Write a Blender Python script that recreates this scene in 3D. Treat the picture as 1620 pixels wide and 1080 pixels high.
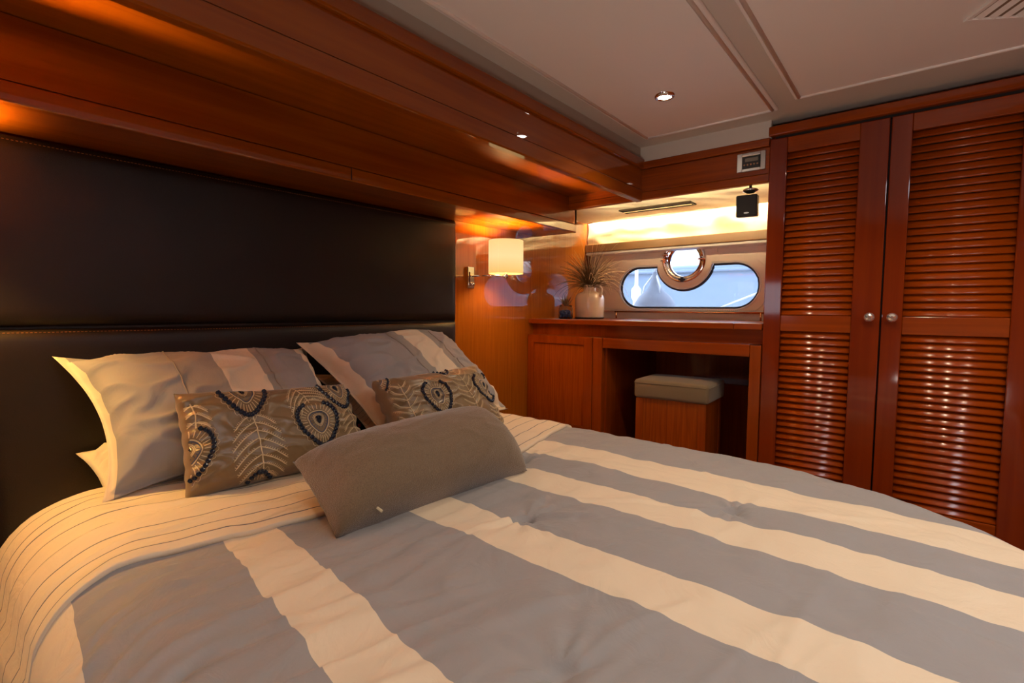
import bpy, bmesh, math, random
from mathutils import Vector, Matrix, noise
random.seed(7)
PI = math.pi
for o in list(bpy.data.objects): bpy.data.objects.remove(o)
scn = bpy.context.scene
COL = scn.collection

# ---------------------------------------------------------------- camera
def cam_axes(yaw, pitch, roll):
    f = Vector((math.cos(yaw)*math.cos(pitch), math.sin(yaw)*math.cos(pitch), math.sin(pitch)))
    r = Vector((math.sin(yaw), -math.cos(yaw), 0)); u = r.cross(f)
    return r*math.cos(roll)+u*math.sin(roll), -r*math.sin(roll)+u*math.cos(roll), f
cr, cu, cf = cam_axes(math.radians(39.4625), math.radians(-3.6327), math.radians(0.4503))
cd = bpy.data.cameras.new('camera'); cam = bpy.data.objects.new('camera', cd); COL.objects.link(cam)
cd.sensor_fit = 'HORIZONTAL'; cd.sensor_width = 36; cd.lens = 791.26/1620*36; cd.clip_start = 0.02
cam.matrix_world = Matrix(((cr.x, cu.x, -cf.x, 0), (cr.y, cu.y, -cf.y, -1.75), (cr.z, cu.z, -cf.z, 1.1), (0, 0, 0, 1)))
scn.camera = cam

# ---------------------------------------------------------------- world, lights, exposure
w = bpy.data.worlds.new('world'); scn.world = w; w.use_nodes = True
nt = w.node_tree; nt.nodes.clear()
wo = nt.nodes.new('ShaderNodeOutputWorld'); bg = nt.nodes.new('ShaderNodeBackground')
tc = nt.nodes.new('ShaderNodeTexCoord'); sp = nt.nodes.new('ShaderNodeSeparateXYZ'); cr_ = nt.nodes.new('ShaderNodeValToRGB')
nt.links.new(tc.outputs['Generated'], sp.inputs[0]); nt.links.new(sp.outputs['Z'], cr_.inputs[0])
nt.links.new(cr_.outputs[0], bg.inputs[0]); nt.links.new(bg.outputs[0], wo.inputs[0])
cr_.color_ramp.elements[0].position = 0.0; cr_.color_ramp.elements[0].color = (0.86, 0.93, 1.0, 1)
cr_.color_ramp.elements[1].position = 0.5; cr_.color_ramp.elements[1].color = (0.62, 0.78, 1.0, 1)
bg.inputs[1].default_value = 4.6
scn.view_settings.view_transform = 'Standard'; scn.view_settings.look = 'None'
scn.view_settings.gamma = 1; scn.view_settings.use_curve_mapping = False
scn.view_settings.exposure = 0.0

DOWN_W, SCONCE_W, STRIP_W = 17.0, 9.0, 7.5
DOWNLIGHTS = [(1.755, -1.0), (1.55, -1.76), (0.10, -1.66), (0.10, -2.6), (1.6, -2.6)]
def add_light(name, kind, loc, power, color, rot=(0, 0, 0), **kw):
    l = bpy.data.lights.new(name, kind); l.energy = power; l.color = color
    for k, v in kw.items(): setattr(l, k, v)
    o = bpy.data.objects.new(name, l); o.location = loc; o.rotation_euler = rot; COL.objects.link(o)
    return o
for i, (x, y) in enumerate(DOWNLIGHTS):
    add_light('downlight_lamp', 'SPOT', (x, y, 1.850), DOWN_W, (1.0, 0.80, 0.55), spot_size=math.radians(140), spot_blend=0.9, shadow_soft_size=0.02)
WARM = (1.0, 0.58, 0.20)
for x, k, up, c in ((1.88, 0.75, 22.0, WARM), (-0.065, 3.4, 90.0, (1.0, 0.60, 0.15))):
    add_light('sconce_lamp', 'POINT', (x, -0.16, 1.355), SCONCE_W*k, c, shadow_soft_size=0.03)
    add_light('sconce_uplight', 'SPOT', (x, -0.16, 1.385), up, c, (PI, 0, 0), spot_size=math.radians(150), spot_blend=0.4, shadow_soft_size=0.03)
# added fill lights, out of view: overhead behind the camera, low opposite the wardrobe
add_light('rear_fill_light', 'AREA', (0.75, -2.78, 1.858), 15.0, (0.80, 0.90, 1.0), (0, 0, 0), shape='RECTANGLE', size=1.0, size_y=0.5)
add_light('low_fill_light', 'AREA', (-1.205, -1.92, 0.50), 13.0, (1.0, 0.92, 0.84), (0, math.radians(-118), 0), shape='RECTANGLE', size=0.7, size_y=0.7, spread=math.radians(110))
add_light('strip_and_fill_light', 'AREA', (2.877, -0.62, 1.684), STRIP_W, (1.0, 0.76, 0.42), (0, math.radians(-16), 0), shape='RECTANGLE', size=0.012, size_y=1.2)
add_light('strip_and_fill_light', 'AREA', (2.312, -0.62, 1.660), STRIP_W*0.5, (1.0, 0.74, 0.38), (0, math.radians(-97), 0), shape='RECTANGLE', size=0.02, size_y=1.15, spread=math.radians(70))  # added fill for the soffit fabric; the strip itself sits in the slot

# ---------------------------------------------------------------- materials
def newmat(name):
    m = bpy.data.materials.new(name); m.use_nodes = True
    n = m.node_tree; b = n.nodes['Principled BSDF']
    return m, n, b
def node(n, t, **kw):
    a = n.nodes.new(t)
    for k, v in kw.items(): setattr(a, k, v)
    return a
def rgb(c): return (c[0], c[1], c[2], 1)
def simple(name, col, rough=0.5, metal=0, bump=0, bscale=200, coat=0, spec=0.5, vary=0.0, sheen=0):
    m, n, b = newmat(name)
    b.inputs['Roughness'].default_value = rough; b.inputs['Metallic'].default_value = metal
    b.inputs['Coat Weight'].default_value = coat; b.inputs['Coat Roughness'].default_value = 0.05
    b.inputs['Specular IOR Level'].default_value = spec
    b.inputs['Sheen Weight'].default_value = sheen
    b.inputs['Base Color'].default_value = rgb(col)
    t = node(n, 'ShaderNodeTexCoord'); z = node(n, 'ShaderNodeTexNoise'); z.inputs['Scale'].default_value = bscale
    z.inputs['Detail'].default_value = 3
    n.links.new(t.outputs['Object'], z.inputs['Vector'])
    if vary:
        mx = node(n, 'ShaderNodeMix', data_type='RGBA'); n.links.new(z.outputs['Fac'], mx.inputs[0])
        mx.inputs[6].default_value = rgb([c*(1-vary) for c in col]); mx.inputs[7].default_value = rgb([min(1, c*(1+vary)) for c in col])
        n.links.new(mx.outputs[2], b.inputs['Base Color'])
    if bump:
        bp = node(n, 'ShaderNodeBump'); bp.inputs['Strength'].default_value = bump; bp.inputs['Distance'].default_value = 0.002
        n.links.new(z.outputs['Fac'], bp.inputs['Height']); n.links.new(bp.outputs[0], b.inputs['Normal'])
    return m
def wood(name, axis, c1=(0.18, 0.026, 0.001), c2=(0.31, 0.055, 0.002), coat=1.0, fine=70, rough=0.35, crough=0.035, ior=1.5):
    m, n, b = newmat(name)
    t = node(n, 'ShaderNodeTexCoord'); mp = node(n, 'ShaderNodeMapping')
    s = [fine, fine, fine]; s[axis] = fine*0.035
    mp.inputs['Scale'].default_value = s
    n.links.new(t.outputs['Object'], mp.inputs['Vector'])
    z = node(n, 'ShaderNodeTexNoise'); z.inputs['Scale'].default_value = 1.0; z.inputs['Detail'].default_value = 4; z.inputs['Distortion'].default_value = 0.6
    n.links.new(mp.outputs[0], z.inputs['Vector'])
    z2 = node(n, 'ShaderNodeTexNoise'); z2.inputs['Scale'].default_value = 2.5; z2.inputs['Detail'].default_value = 2
    n.links.new(t.outputs['Object'], z2.inputs['Vector'])
    ad = node(n, 'ShaderNodeMath', operation='MULTIPLY_ADD'); n.links.new(z2.outputs['Fac'], ad.inputs[0]); ad.inputs[1].default_value = 0.5
    n.links.new(z.outputs['Fac'], ad.inputs[2])
    r = node(n, 'ShaderNodeValToRGB'); n.links.new(ad.outputs[0], r.inputs[0])
    r.color_ramp.elements[0].position = 0.45; r.color_ramp.elements[0].color = rgb(c1)
    r.color_ramp.elements[1].position = 0.95; r.color_ramp.elements[1].color = rgb(c2)
    n.links.new(r.outputs[0], b.inputs['Base Color'])
    b.inputs['Roughness'].default_value = rough; b.inputs['Coat Weight'].default_value = coat
    b.inputs['Coat Roughness'].default_value = crough; b.inputs['Coat IOR'].default_value = ior
    b.inputs['Specular IOR Level'].default_value = 0.05
    return m
M = {}
M['wx'] = wood('cherry_wood_along_x', 0, (0.20, 0.034, 0.001), (0.30, 0.070, 0.002), fine=30, crough=0.012); M['wy'] = wood('cherry_wood_along_y', 1); M['wz'] = wood('cherry_wood_upright', 2)
M['wall'] = wood('cherry_veneer_wall', 2, (0.27, 0.072, 0.003), (0.39, 0.115, 0.007), fine=110, crough=0.004, ior=1.8)
M['veneer'] = wood('cherry_veneer_panel', 2, (0.19, 0.029, 0.001), (0.33, 0.064, 0.003), coat=0.35, fine=130, crough=0.15)
M['cab'] = wood('cherry_cabinet_solid', 2, (0.20, 0.029, 0.001), (0.29, 0.050, 0.002), coat=0.5, fine=40, crough=0.12)
M['caby'] = wood('cherry_cabinet_rail', 1, (0.185, 0.025, 0.001), (0.29, 0.048, 0.002), coat=0.6, fine=40, crough=0.10)
M['slat'] = wood('cherry_slat', 1, (0.24, 0.032, 0.0008), (0.37, 0.057, 0.0015), coat=1.0, fine=40, crough=0.20)
M['door'] = wood('cherry_door_frame', 2, (0.135, 0.013, 0.0006), (0.20, 0.024, 0.001), coat=0.8, fine=25, crough=0.06)
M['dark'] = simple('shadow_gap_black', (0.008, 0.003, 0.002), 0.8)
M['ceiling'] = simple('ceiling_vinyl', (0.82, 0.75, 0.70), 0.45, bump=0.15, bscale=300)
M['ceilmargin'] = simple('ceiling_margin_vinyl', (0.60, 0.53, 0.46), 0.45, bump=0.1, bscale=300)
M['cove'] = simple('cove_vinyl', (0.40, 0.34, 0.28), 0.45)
M['ventback'] = simple('vent_backing', (0.22, 0.15, 0.10), 0.7)
M['floor'] = wood('floor_planks', 0, (0.12, 0.04, 0.012), (0.22, 0.08, 0.025), coat=0.3, crough=0.2)
M['leather'] = simple('dark_brown_leather', (0.012, 0.0065, 0.004), 0.42, bump=0.25, bscale=420, spec=0.35)
M['thread'] = simple('headboard_stitching', (0.30, 0.12, 0.04), 0.7)
M['chrome'] = simple('polished_chrome', (0.85, 0.85, 0.86), 0.08, metal=1)
M['brushed'] = simple('satin_steel', (0.48, 0.44, 0.40), 0.3, metal=1)
M['gold'] = simple('polished_brass_rail', (0.95, 0.66, 0.35), 0.12, metal=1)
M['black'] = simple('black_plastic', (0.012, 0.010, 0.009), 0.4)
M['blackcone'] = simple('speaker_grille_cloth', (0.018, 0.013, 0.010), 0.7, bump=0.5, bscale=900)
M['ventbrown'] = simple('vent_bronze_brown', (0.02, 0.012, 0.007), 0.7, spec=0.15)
M['lcd'] = simple('lcd_grey', (0.16, 0.13, 0.09), 0.3)
M['button'] = simple('button_amber', (0.45, 0.22, 0.10), 0.4)
M['white'] = simple('white_enamel', (0.80, 0.78, 0.76), 0.3)
M['panel'] = simple('window_liner_beige', (0.84, 0.72, 0.62), 0.5, bump=0.05)
M['gasket'] = simple('window_gasket_dark', (0.03, 0.035, 0.06), 0.35)
M['fabric'] = simple('valance_fabric_gold', (0.80, 0.70, 0.50), 0.75, bump=0.35, bscale=45, sheen=0.2, vary=0.10)
M['pelmet'] = simple('pelmet_tan', (0.30, 0.17, 0.075), 0.35)
M['tweed'] = simple('stool_tweed', (0.19, 0.125, 0.062), 0.9, bump=0.6, bscale=700, vary=0.35, sheen=0.2)
M['bolster'] = simple('bolster_wool', (0.165, 0.105, 0.056), 0.95, bump=0.9, bscale=420, vary=0.5, sheen=0.5)
M['silk'] = simple('cushion_silk', (0.195, 0.118, 0.052), 0.34, bump=0.35, bscale=60, sheen=0.3, vary=0.12)
M['cream'] = simple('cream_embroidery', (0.62, 0.47, 0.28), 0.5)
M['blue'] = simple('blue_embroidery', (0.05, 0.065, 0.12), 0.5)
M['navy'] = simple('navy_beads', (0.008, 0.014, 0.03), 0.22)
M['ceramic'] = simple('cream_glazed_ceramic', (0.70, 0.56, 0.40), 0.22, coat=0.6, vary=0.06, bscale=18)
M['ceramicdark'] = simple('bare_dark_clay', (0.03, 0.022, 0.018), 0.8)
M['grass'] = simple('dried_grass', (0.12, 0.07, 0.025), 0.7, vary=0.4, bscale=9)
M['palegrass'] = simple('pale_dried_grass', (0.88, 0.72, 0.46), 0.6)
M['leaf'] = simple('succulent_olive', (0.16, 0.11, 0.04), 0.6, vary=0.3, bscale=30)
M['stones'] = simple('blue_glass_stones', (0.10, 0.16, 0.36), 0.15, vary=0.8, bscale=60)
M['fender'] = simple('fender_vinyl', (0.15, 0.165, 0.23), 0.5)
M['rope'] = simple('mooring_rope', (0.85, 0.87, 0.92), 0.8)
M['boat'] = simple('boat_gelcoat', (0.14, 0.19, 0.285), 0.35)
M['boatwhite'] = simple('boat_gelcoat_white', (0.85, 0.88, 0.95), 0.35)
M['mattress'] = simple('mattress_cover', (0.66, 0.57, 0.44), 0.9, bump=0.2, bscale=300)
M['tagred'] = simple('tag_red', (0.35, 0.02, 0.02), 0.7)
M['keyhole'] = simple('tag_cream', (0.6, 0.48, 0.3), 0.7)
def water():
    m, n, b = newmat('harbour_water'); b.inputs['Base Color'].default_value = (0.10, 0.17, 0.24, 1); b.inputs['Roughness'].default_value = 0.15
    z = node(n, 'ShaderNodeTexNoise'); z.inputs['Scale'].default_value = 3; bp = node(n, 'ShaderNodeBump'); bp.inputs['Strength'].default_value = 0.6
    n.links.new(z.outputs['Fac'], bp.inputs['Height']); n.links.new(bp.outputs[0], b.inputs['Normal']); return m
M['water'] = water()
def glass(name, haze=0.06, tint=(0.95, 0.97, 1.0)):
    m = bpy.data.materials.new(name); m.use_nodes = True; n = m.node_tree; n.nodes.clear()
    o = node(n, 'ShaderNodeOutputMaterial'); t = node(n, 'ShaderNodeBsdfTransparent'); t.inputs[0].default_value = rgb(tint)
    g = node(n, 'ShaderNodeBsdfGlossy'); g.inputs['Roughness'].default_value = 0.02
    f = node(n, 'ShaderNodeFresnel'); f.inputs[0].default_value = 1.45
    d = node(n, 'ShaderNodeBsdfTranslucent'); d.inputs[0].default_value = (0.9, 0.93, 1, 1)
    nz = node(n, 'ShaderNodeTexNoise'); nz.inputs['Scale'].default_value = 9; nz.inputs['Detail'].default_value = 5
    mm = node(n, 'ShaderNodeMath', operation='MULTIPLY'); mm.inputs[1].default_value = haze*2; n.links.new(nz.outputs['Fac'], mm.inputs[0])
    a = node(n, 'ShaderNodeMixShader'); bq = node(n, 'ShaderNodeMixShader')
    n.links.new(mm.outputs[0], a.inputs[0]); n.links.new(t.outputs[0], a.inputs[1]); n.links.new(d.outputs[0], a.inputs[2])
    n.links.new(f.outputs[0], bq.inputs[0]); n.links.new(a.outputs[0], bq.inputs[1]); n.links.new(g.outputs[0], bq.inputs[2])
    n.links.new(bq.outputs[0], o.inputs[0]); return m
M['glass'] = glass('window_glass', 0.10); M['portglass'] = glass('porthole_glass', 0.05)
def clear_glass():
    m, n, b = newmat('jar_glass'); b.inputs['Transmission Weight'].default_value = 1; b.inputs['Roughness'].default_value = 0.02; b.inputs['IOR'].default_value = 1.2
    return m
M['jar'] = clear_glass()
def crystal():
    m, n, b = newmat('knob_crystal'); b.inputs['Base Color'].default_value = (0.9, 0.88, 0.86, 1)
    b.inputs['Metallic'].default_value = 0.85; b.inputs['Roughness'].default_value = 0.05; return m
M['crystal'] = crystal()
def emit(name, col, s):
    m = bpy.data.materials.new(name); m.use_nodes = True; n = m.node_tree; n.nodes.clear()
    o = node(n, 'ShaderNodeOutputMaterial'); e = node(n, 'ShaderNodeEmission'); e.inputs[0].default_value = rgb(col); e.inputs[1].default_value = s
    n.links.new(e.outputs[0], o.inputs[0]); return m
M['bulb'] = emit('downlight_lens', (1.0, 0.88, 0.74), 60)
M['led'] = emit('led_strip', (1.0, 0.75, 0.38), 4)
def shade():
    m, n, b = newmat('lamp_shade_linen'); b.inputs['Base Color'].default_value = (0.30, 0.22, 0.10, 1); b.inputs['Roughness'].default_value = 0.9
    t = node(n, 'ShaderNodeTexCoord'); s = node(n, 'ShaderNodeSeparateXYZ'); n.links.new(t.outputs['Object'], s.inputs[0])
    r = node(n, 'ShaderNodeMapRange'); r.inputs[1].default_value = -0.08; r.inputs[2].default_value = 0.08
    n.links.new(s.outputs['Z'], r.inputs[0])
    c = node(n, 'ShaderNodeValToRGB'); n.links.new(r.outputs[0], c.inputs[0])
    e = c.color_ramp.elements; e[0].position = 0; e[0].color = (0.90, 0.55, 0.15, 1); e[1].position = 1; e[1].color = (0.92, 0.66, 0.26, 1)
    k = e.new(0.5); k.color = (1.0, 0.76, 0.36, 1)
    n.links.new(c.outputs[0], b.inputs['Emission Color']); b.inputs['Emission Strength'].default_value = 0.95
    return m
M['shade'] = shade()

GREY = (0.285, 0.270, 0.275); CREAM = (0.70, 0.575, 0.43)
def striped(name, src, stops, base=GREY, bump=0.35, pin=None):
    """src: 'U' (uv x) or 'X' / 'Y' (object coord).  stops: [(pos, colour)] constant ramp over 0..1 ; X range 0..2"""
    m, n, b = newmat(name); b.inputs['Roughness'].default_value = 0.8; b.inputs['Sheen Weight'].default_value = 0.15
    b.inputs['Specular IOR Level'].default_value = 0.25
    t = node(n, 'ShaderNodeTexCoord'); s = node(n, 'ShaderNodeSeparateXYZ')
    n.links.new(t.outputs['UV'], s.inputs[0])
    out = s.outputs['X']
    r = node(n, 'ShaderNodeValToRGB'); r.color_ramp.interpolation = 'CONSTANT'
    n.links.new(out, r.inputs[0])
    e = r.color_ramp.elements
    e[0].position = stops[0][0]; e[0].color = rgb(stops[0][1]); e[1].position = stops[1][0]; e[1].color = rgb(stops[1][1])
    for p, c in stops[2:]:
        k = e.new(p); k.color = rgb(c)
    col = r.outputs[0]
    if pin:   # pin stripes across V
        mm = node(n, 'ShaderNodeMath', operation='MULTIPLY'); mm.inputs[1].default_value = pin; n.links.new(s.outputs['Y'], mm.inputs[0])
        fr = node(n, 'ShaderNodeMath', operation='FRACT'); n.links.new(mm.outputs[0], fr.inputs[0])
        lt = node(n, 'ShaderNodeMath', operation='LESS_THAN'); lt.inputs[1].default_value = 0.055; n.links.new(fr.outputs[0], lt.inputs[0])
        mx = node(n, 'ShaderNodeMix', data_type='RGBA'); n.links.new(lt.outputs[0], mx.inputs[0]); n.links.new(col, mx.inputs[6])
        mx.inputs[7].default_value = (0.14, 0.13, 0.15, 1); col = mx.outputs[2]
    n.links.new(col, b.inputs['Base Color'])
    z = node(n, 'ShaderNodeTexNoise'); z.inputs['Scale'].default_value = 11; z.inputs['Detail'].default_value = 5; z.inputs['Distortion'].default_value = 1.8
    n.links.new(t.outputs['Object'], z.inputs['Vector'])
    bp = node(n, 'ShaderNodeBump'); bp.inputs['Strength'].default_value = bump; bp.inputs['Distance'].default_value = 0.013
    n.links.new(z.outputs['Fac'], bp.inputs['Height']); n.links.new(bp.outputs[0], b.inputs['Normal'])
    return m
W2 = 2.0   # duvet uv x = x/2
M['duvet'] = striped('duvet_stripes', 'U', [(0.0, CREAM), (0.150/W2, GREY), (0.372/W2, CREAM), (0.462/W2, GREY), (0.685/W2, CREAM), (0.80/W2, GREY), (0.985/W2, CREAM), (1.115/W2, GREY), (1.25/W2, CREAM), (1.405/W2, GREY), (1.655/W2, CREAM)])
M['pin'] = striped('pinstripe_cotton', 'U', [(0, CREAM), (0.999, CREAM)], pin=16)
M['pinpillow'] = striped('pinstripe_pillowcase', 'U', [(0, CREAM), (0.999, CREAM)], pin=18)
LG = (0.30, 0.275, 0.25)
M['sham1'] = striped('striped_sham_left', 'U', [(0, CREAM), (0.035, GREY), (0.30, LG), (0.455, CREAM), (0.62, LG), (0.68, GREY), (0.88, CREAM), (0.965, GREY)], bump=0.3)
M['sham2'] = striped('striped_sham_right', 'U', [(0, CREAM), (0.06, GREY), (0.40, LG), (0.46, CREAM), (0.64, LG), (0.70, GREY), (0.90, CREAM), (0.955, GREY)], bump=0.3)

# ---------------------------------------------------------------- mesh helpers
def link(name, bm, m, parent=None, smooth=False, loc=None):
    me = bpy.data.meshes.new(name); bm.normal_update()
    if smooth:
        for f in bm.faces: f.smooth = True
    bm.to_mesh(me); bm.free()
    if m: me.materials.append(m)
    o = bpy.data.objects.new(name, me); COL.objects.link(o)
    if parent: o.parent = parent
    if loc: o.location = loc
    return o
def tag(o, label=None, cat=None, group=None, kind=None):
    if label: o['label'] = label
    if cat: o['category'] = cat
    if group: o['group'] = group
    if kind: o['kind'] = kind
    return o
def empty(name, loc=(0, 0, 0), label=None, cat=None, group=None, kind=None):
    o = bpy.data.objects.new(name, None); o.empty_display_size = 0.05; COL.objects.link(o); o.location = loc
    return tag(o, label, cat, group, kind)
def bxs(*boxes, bev=0.0, seg=2):
    bm = bmesh.new()
    for (x0, x1, y0, y1, z0, z1) in boxes:
        r = bmesh.ops.create_cube(bm, size=1)
        bmesh.ops.scale(bm, vec=(abs(x1-x0), abs(y1-y0), abs(z1-z0)), verts=r['verts'])
        bmesh.ops.translate(bm, vec=((x0+x1)/2, (y0+y1)/2, (z0+z1)/2), verts=r['verts'])
        if bev:
            es = list({e for v in r['verts'] for e in v.link_edges})
            bmesh.ops.bevel(bm, geom=es, offset=bev, segments=seg, affect='EDGES', profile=0.5)
    return bm
def box(name, b, m, parent=None, bev=0.0, seg=2):
    """box in world coords; local origin at its bottom centre (or parent's origin)"""
    if isinstance(b[0], (int, float)): b = [b]
    px, py, pz = (parent_world(parent) if parent else (0, 0, 0))
    if not parent:
        px = (b[0][0]+b[0][1])/2; py = (b[0][2]+b[0][3])/2; pz = min(b[0][4], b[0][5])
    bb = [(q[0]-px, q[1]-px, q[2]-py, q[3]-py, q[4]-pz, q[5]-pz) for q in b]
    o = link(name, bxs(*bb, bev=bev, seg=seg), m, parent)
    if not parent: o.location = (px, py, pz)
    return o
def parent_world(p):
    v = Vector((0, 0, 0))
    while p:
        v += Vector(p.location); p = p.parent
    return v
def lathe(bm, prof, seg=32, c=(0, 0, 0), axis='Z', close=False):
    rings = []
    for r, h in prof:
        ring = []
        for i in range(seg):
            a = 2*PI*i/seg; x, y = r*math.cos(a), r*math.sin(a)
            p = (x, y, h) if axis == 'Z' else ((h, x, y) if axis == 'X' else (x, h, y))
            ring.append(bm.verts.new(Vector(p)+Vector(c)))
        rings.append(ring)
    for a, b in zip(rings, rings[1:]):
        for i in range(seg):
            j = (i+1) % seg
            bm.faces.new((a[i], a[j], b[j], b[i]))
    if prof[0][0] > 1e-6 and close: bm.faces.new(rings[0][::-1])
    if prof[-1][0] > 1e-6 and close: bm.faces.new(rings[-1])
    bmesh.ops.recalc_face_normals(bm, faces=bm.faces)
def tube(bm, pts, r, seg=8, closed=False, taper=None):
    pts = [Vector(p) for p in pts]; n = len(pts); rings = []
    up = Vector((0, 0, 1))
    for i, p in enumerate(pts):
        if closed: d = (pts[(i+1) % n]-pts[i-1])
        else: d = pts[min(i+1, n-1)]-pts[max(i-1, 0)]
        if d.length < 1e-9: d = Vector((0, 0, 1))
        d.normalize()
        ref = up if abs(d.dot(up)) < 0.95 else Vector((1, 0, 0))
        a = d.cross(ref).normalized(); b = d.cross(a).normalized()
        rr = r if taper is None else r*(1-(1-taper)*i/(n-1))
        rings.append([bm.verts.new(p+a*rr*math.cos(2*PI*k/seg)+b*rr*math.sin(2*PI*k/seg)) for k in range(seg)])
    m = n if closed else n-1
    for i in range(m):
        A, B = rings[i], rings[(i+1) % n]
        for k in range(seg):
            j = (k+1) % seg; bm.faces.new((A[k], A[j], B[j], B[k]))
    if not closed:
        bm.faces.new(rings[0][::-1]); bm.faces.new(rings[-1])
def plate(name, outer, holes, x0, x1, m, parent=None):
    """filled polygon with holes in the (y, z) plane, extruded from x0 to x1"""
    bm = bmesh.new(); es = []
    for lp in [outer]+holes:
        vs = [bm.verts.new((x0, p[0], p[1])) for p in lp]
        es += [bm.edges.new((vs[i], vs[(i+1) % len(vs)])) for i in range(len(vs))]
    bmesh.ops.triangle_fill(bm, use_beauty=True, use_dissolve=False, edges=es)
    ext = bmesh.ops.extrude_face_region(bm, geom=list(bm.faces))
    bmesh.ops.translate(bm, vec=(x1-x0, 0, 0), verts=[v for v in ext['geom'] if isinstance(v, bmesh.types.BMVert)])
    bmesh.ops.recalc_face_normals(bm, faces=bm.faces)
    return link(name, bm, m, parent)
def extrude_x(name, prof, x0, x1, m, parent=None, miter=0):
    """profile in (y, z), extruded along x; at x1 mitred by miter*(y-y0)"""
    bm = bmesh.new(); y0 = prof[0][0]
    A = [bm.verts.new((x0, y, z)) for y, z in prof]; B = [bm.verts.new((x1+miter*(y-y0), y, z)) for y, z in prof]
    n = len(prof)
    for i in range(n): bm.faces.new((A[i], A[(i+1) % n], B[(i+1) % n], B[i]))
    bm.faces.new(A); bm.faces.new(B[::-1]); bmesh.ops.recalc_face_normals(bm, faces=bm.faces)
    return link(name, bm, m, parent)
def extrude_y(name, prof, y0, y1, m, parent=None, miter=0):
    bm = bmesh.new(); x0 = prof[0][0]
    A = [bm.verts.new((x, y0+miter*(x-x0), z)) for x, z in prof]; B = [bm.verts.new((x, y1, z)) for x, z in prof]
    n = len(prof)
    for i in range(n): bm.faces.new((A[i], A[(i+1) % n], B[(i+1) % n], B[i]))
    bm.faces.new(A); bm.faces.new(B[::-1]); bmesh.ops.recalc_face_normals(bm, faces=bm.faces)
    return link(name, bm, m, parent)
S = 'structure'

# ---------------------------------------------------------------- room shell
XL, XR, YB = -1.25, 2.93, -3.2
tag(box('floor', (XL, 3.06, YB, 0.05, -0.05, 0), M['floor']), kind=S)
wb = tag(box('wall_back', (XL, 3.06, 0.02, 0.08, 0, 1.9), M['door']), kind=S)
tag(box('wall_front', (XL, 3.06, YB-0.06, YB, 0, 1.9), M['wz']), kind=S)
wp = tag(empty('wood_wall_panel', (1.688, -0.012, 0.0), 'glossy orange cherry wall panel between headboard and window', 'wall panel')); 
link('panel', bxs((0.0, 1.209, 0.0115, 0.030, 0.02, 1.699)), M['wall'], wp)
# ceiling: base slab, raised upholstered panels with a bead round each
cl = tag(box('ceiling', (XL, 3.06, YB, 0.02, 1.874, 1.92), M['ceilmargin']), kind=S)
panels = [(-1.1, 2.15, -1.285, -0.745), (-1.1, 2.085, -2.55, -1.350), (-1.1, 2.085, -3.1, -2.61)]
for (a, b, c, d) in panels:
    p = box('ceiling_panel', (a, b, c, d, 1.864, 1.876), M['ceiling'], cl, bev=0.005, seg=3)
    bm = bmesh.new(); zz = 1.8645-1.874
    pw = parent_world(cl)
    pts = [(a+.018-pw.x, c+.018-pw.y), (b-.018-pw.x, c+.018-pw.y), (b-.018-pw.x, d-.018-pw.y), (a+.018-pw.x, d-.018-pw.y)]
    for i in range(4):
        q0, q1 = pts[i], pts[(i+1) % 4]; tube(bm, [(q0[0], q0[1], zz), (q1[0], q1[1], zz)], 0.0065, 12)
    link('bead', bm, M['ceiling'], p, True)
# left wall (outside the frame) with a daylight window like the one opposite
lw = []
wy0, wy1, wz0, wz1 = -0.70, -0.12, 1.08, 1.40
for b in ((XL-.06, XL, YB, 0.05, 0, wz0), (XL-.06, XL, YB, 0.05, wz1, 1.9), (XL-.06, XL, YB, wy0, wz0, wz1), (XL-.06, XL, wy1, 0.05, wz0, wz1)): lw.append(b)
tag(box('wall_left', lw, M['wz']), kind=S)
tag(box('window_3', (XL-.035, XL-.03, wy0, wy1, wz0, wz1), M['glass']), kind=S)

# invented door and hatch, out of view, built as housings for the fill lights
dr = tag(empty('added_door', (XL, -1.92, 0.0)), kind=S)
box('leaf', [(XL, XL+.03, -2.32, -1.52, 0.02, 1.75)], M['wz'], dr, bev=0.003)
box('added_pane', (XL+.03, XL+.036, -2.27, -1.57, 0.13, 0.87), M['white'], dr)
box('casing', [(XL, XL+.045, -2.37, -2.325, 0.0, 1.80), (XL, XL+.045, -1.515, -1.47, 0.0, 1.80), (XL, XL+.045, -2.325, -1.515, 1.755, 1.80)], M['wx'], dr)
ht = tag(empty('added_hatch', (0.75, -2.78, 1.862)), kind=S)
box('added_hatch_frame', [(0.21, 0.25, -3.07, -2.49, 1.850, 1.873), (1.25, 1.29, -3.07, -2.49, 1.850, 1.873), (0.25, 1.25, -3.07, -3.03, 1.850, 1.873), (0.25, 1.25, -2.53, -2.49, 1.850, 1.873)], M['brushed'], ht, bev=0.003)
box('added_pane', (0.25, 1.25, -3.03, -2.53, 1.862, 1.868), M['white'], ht)
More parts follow.
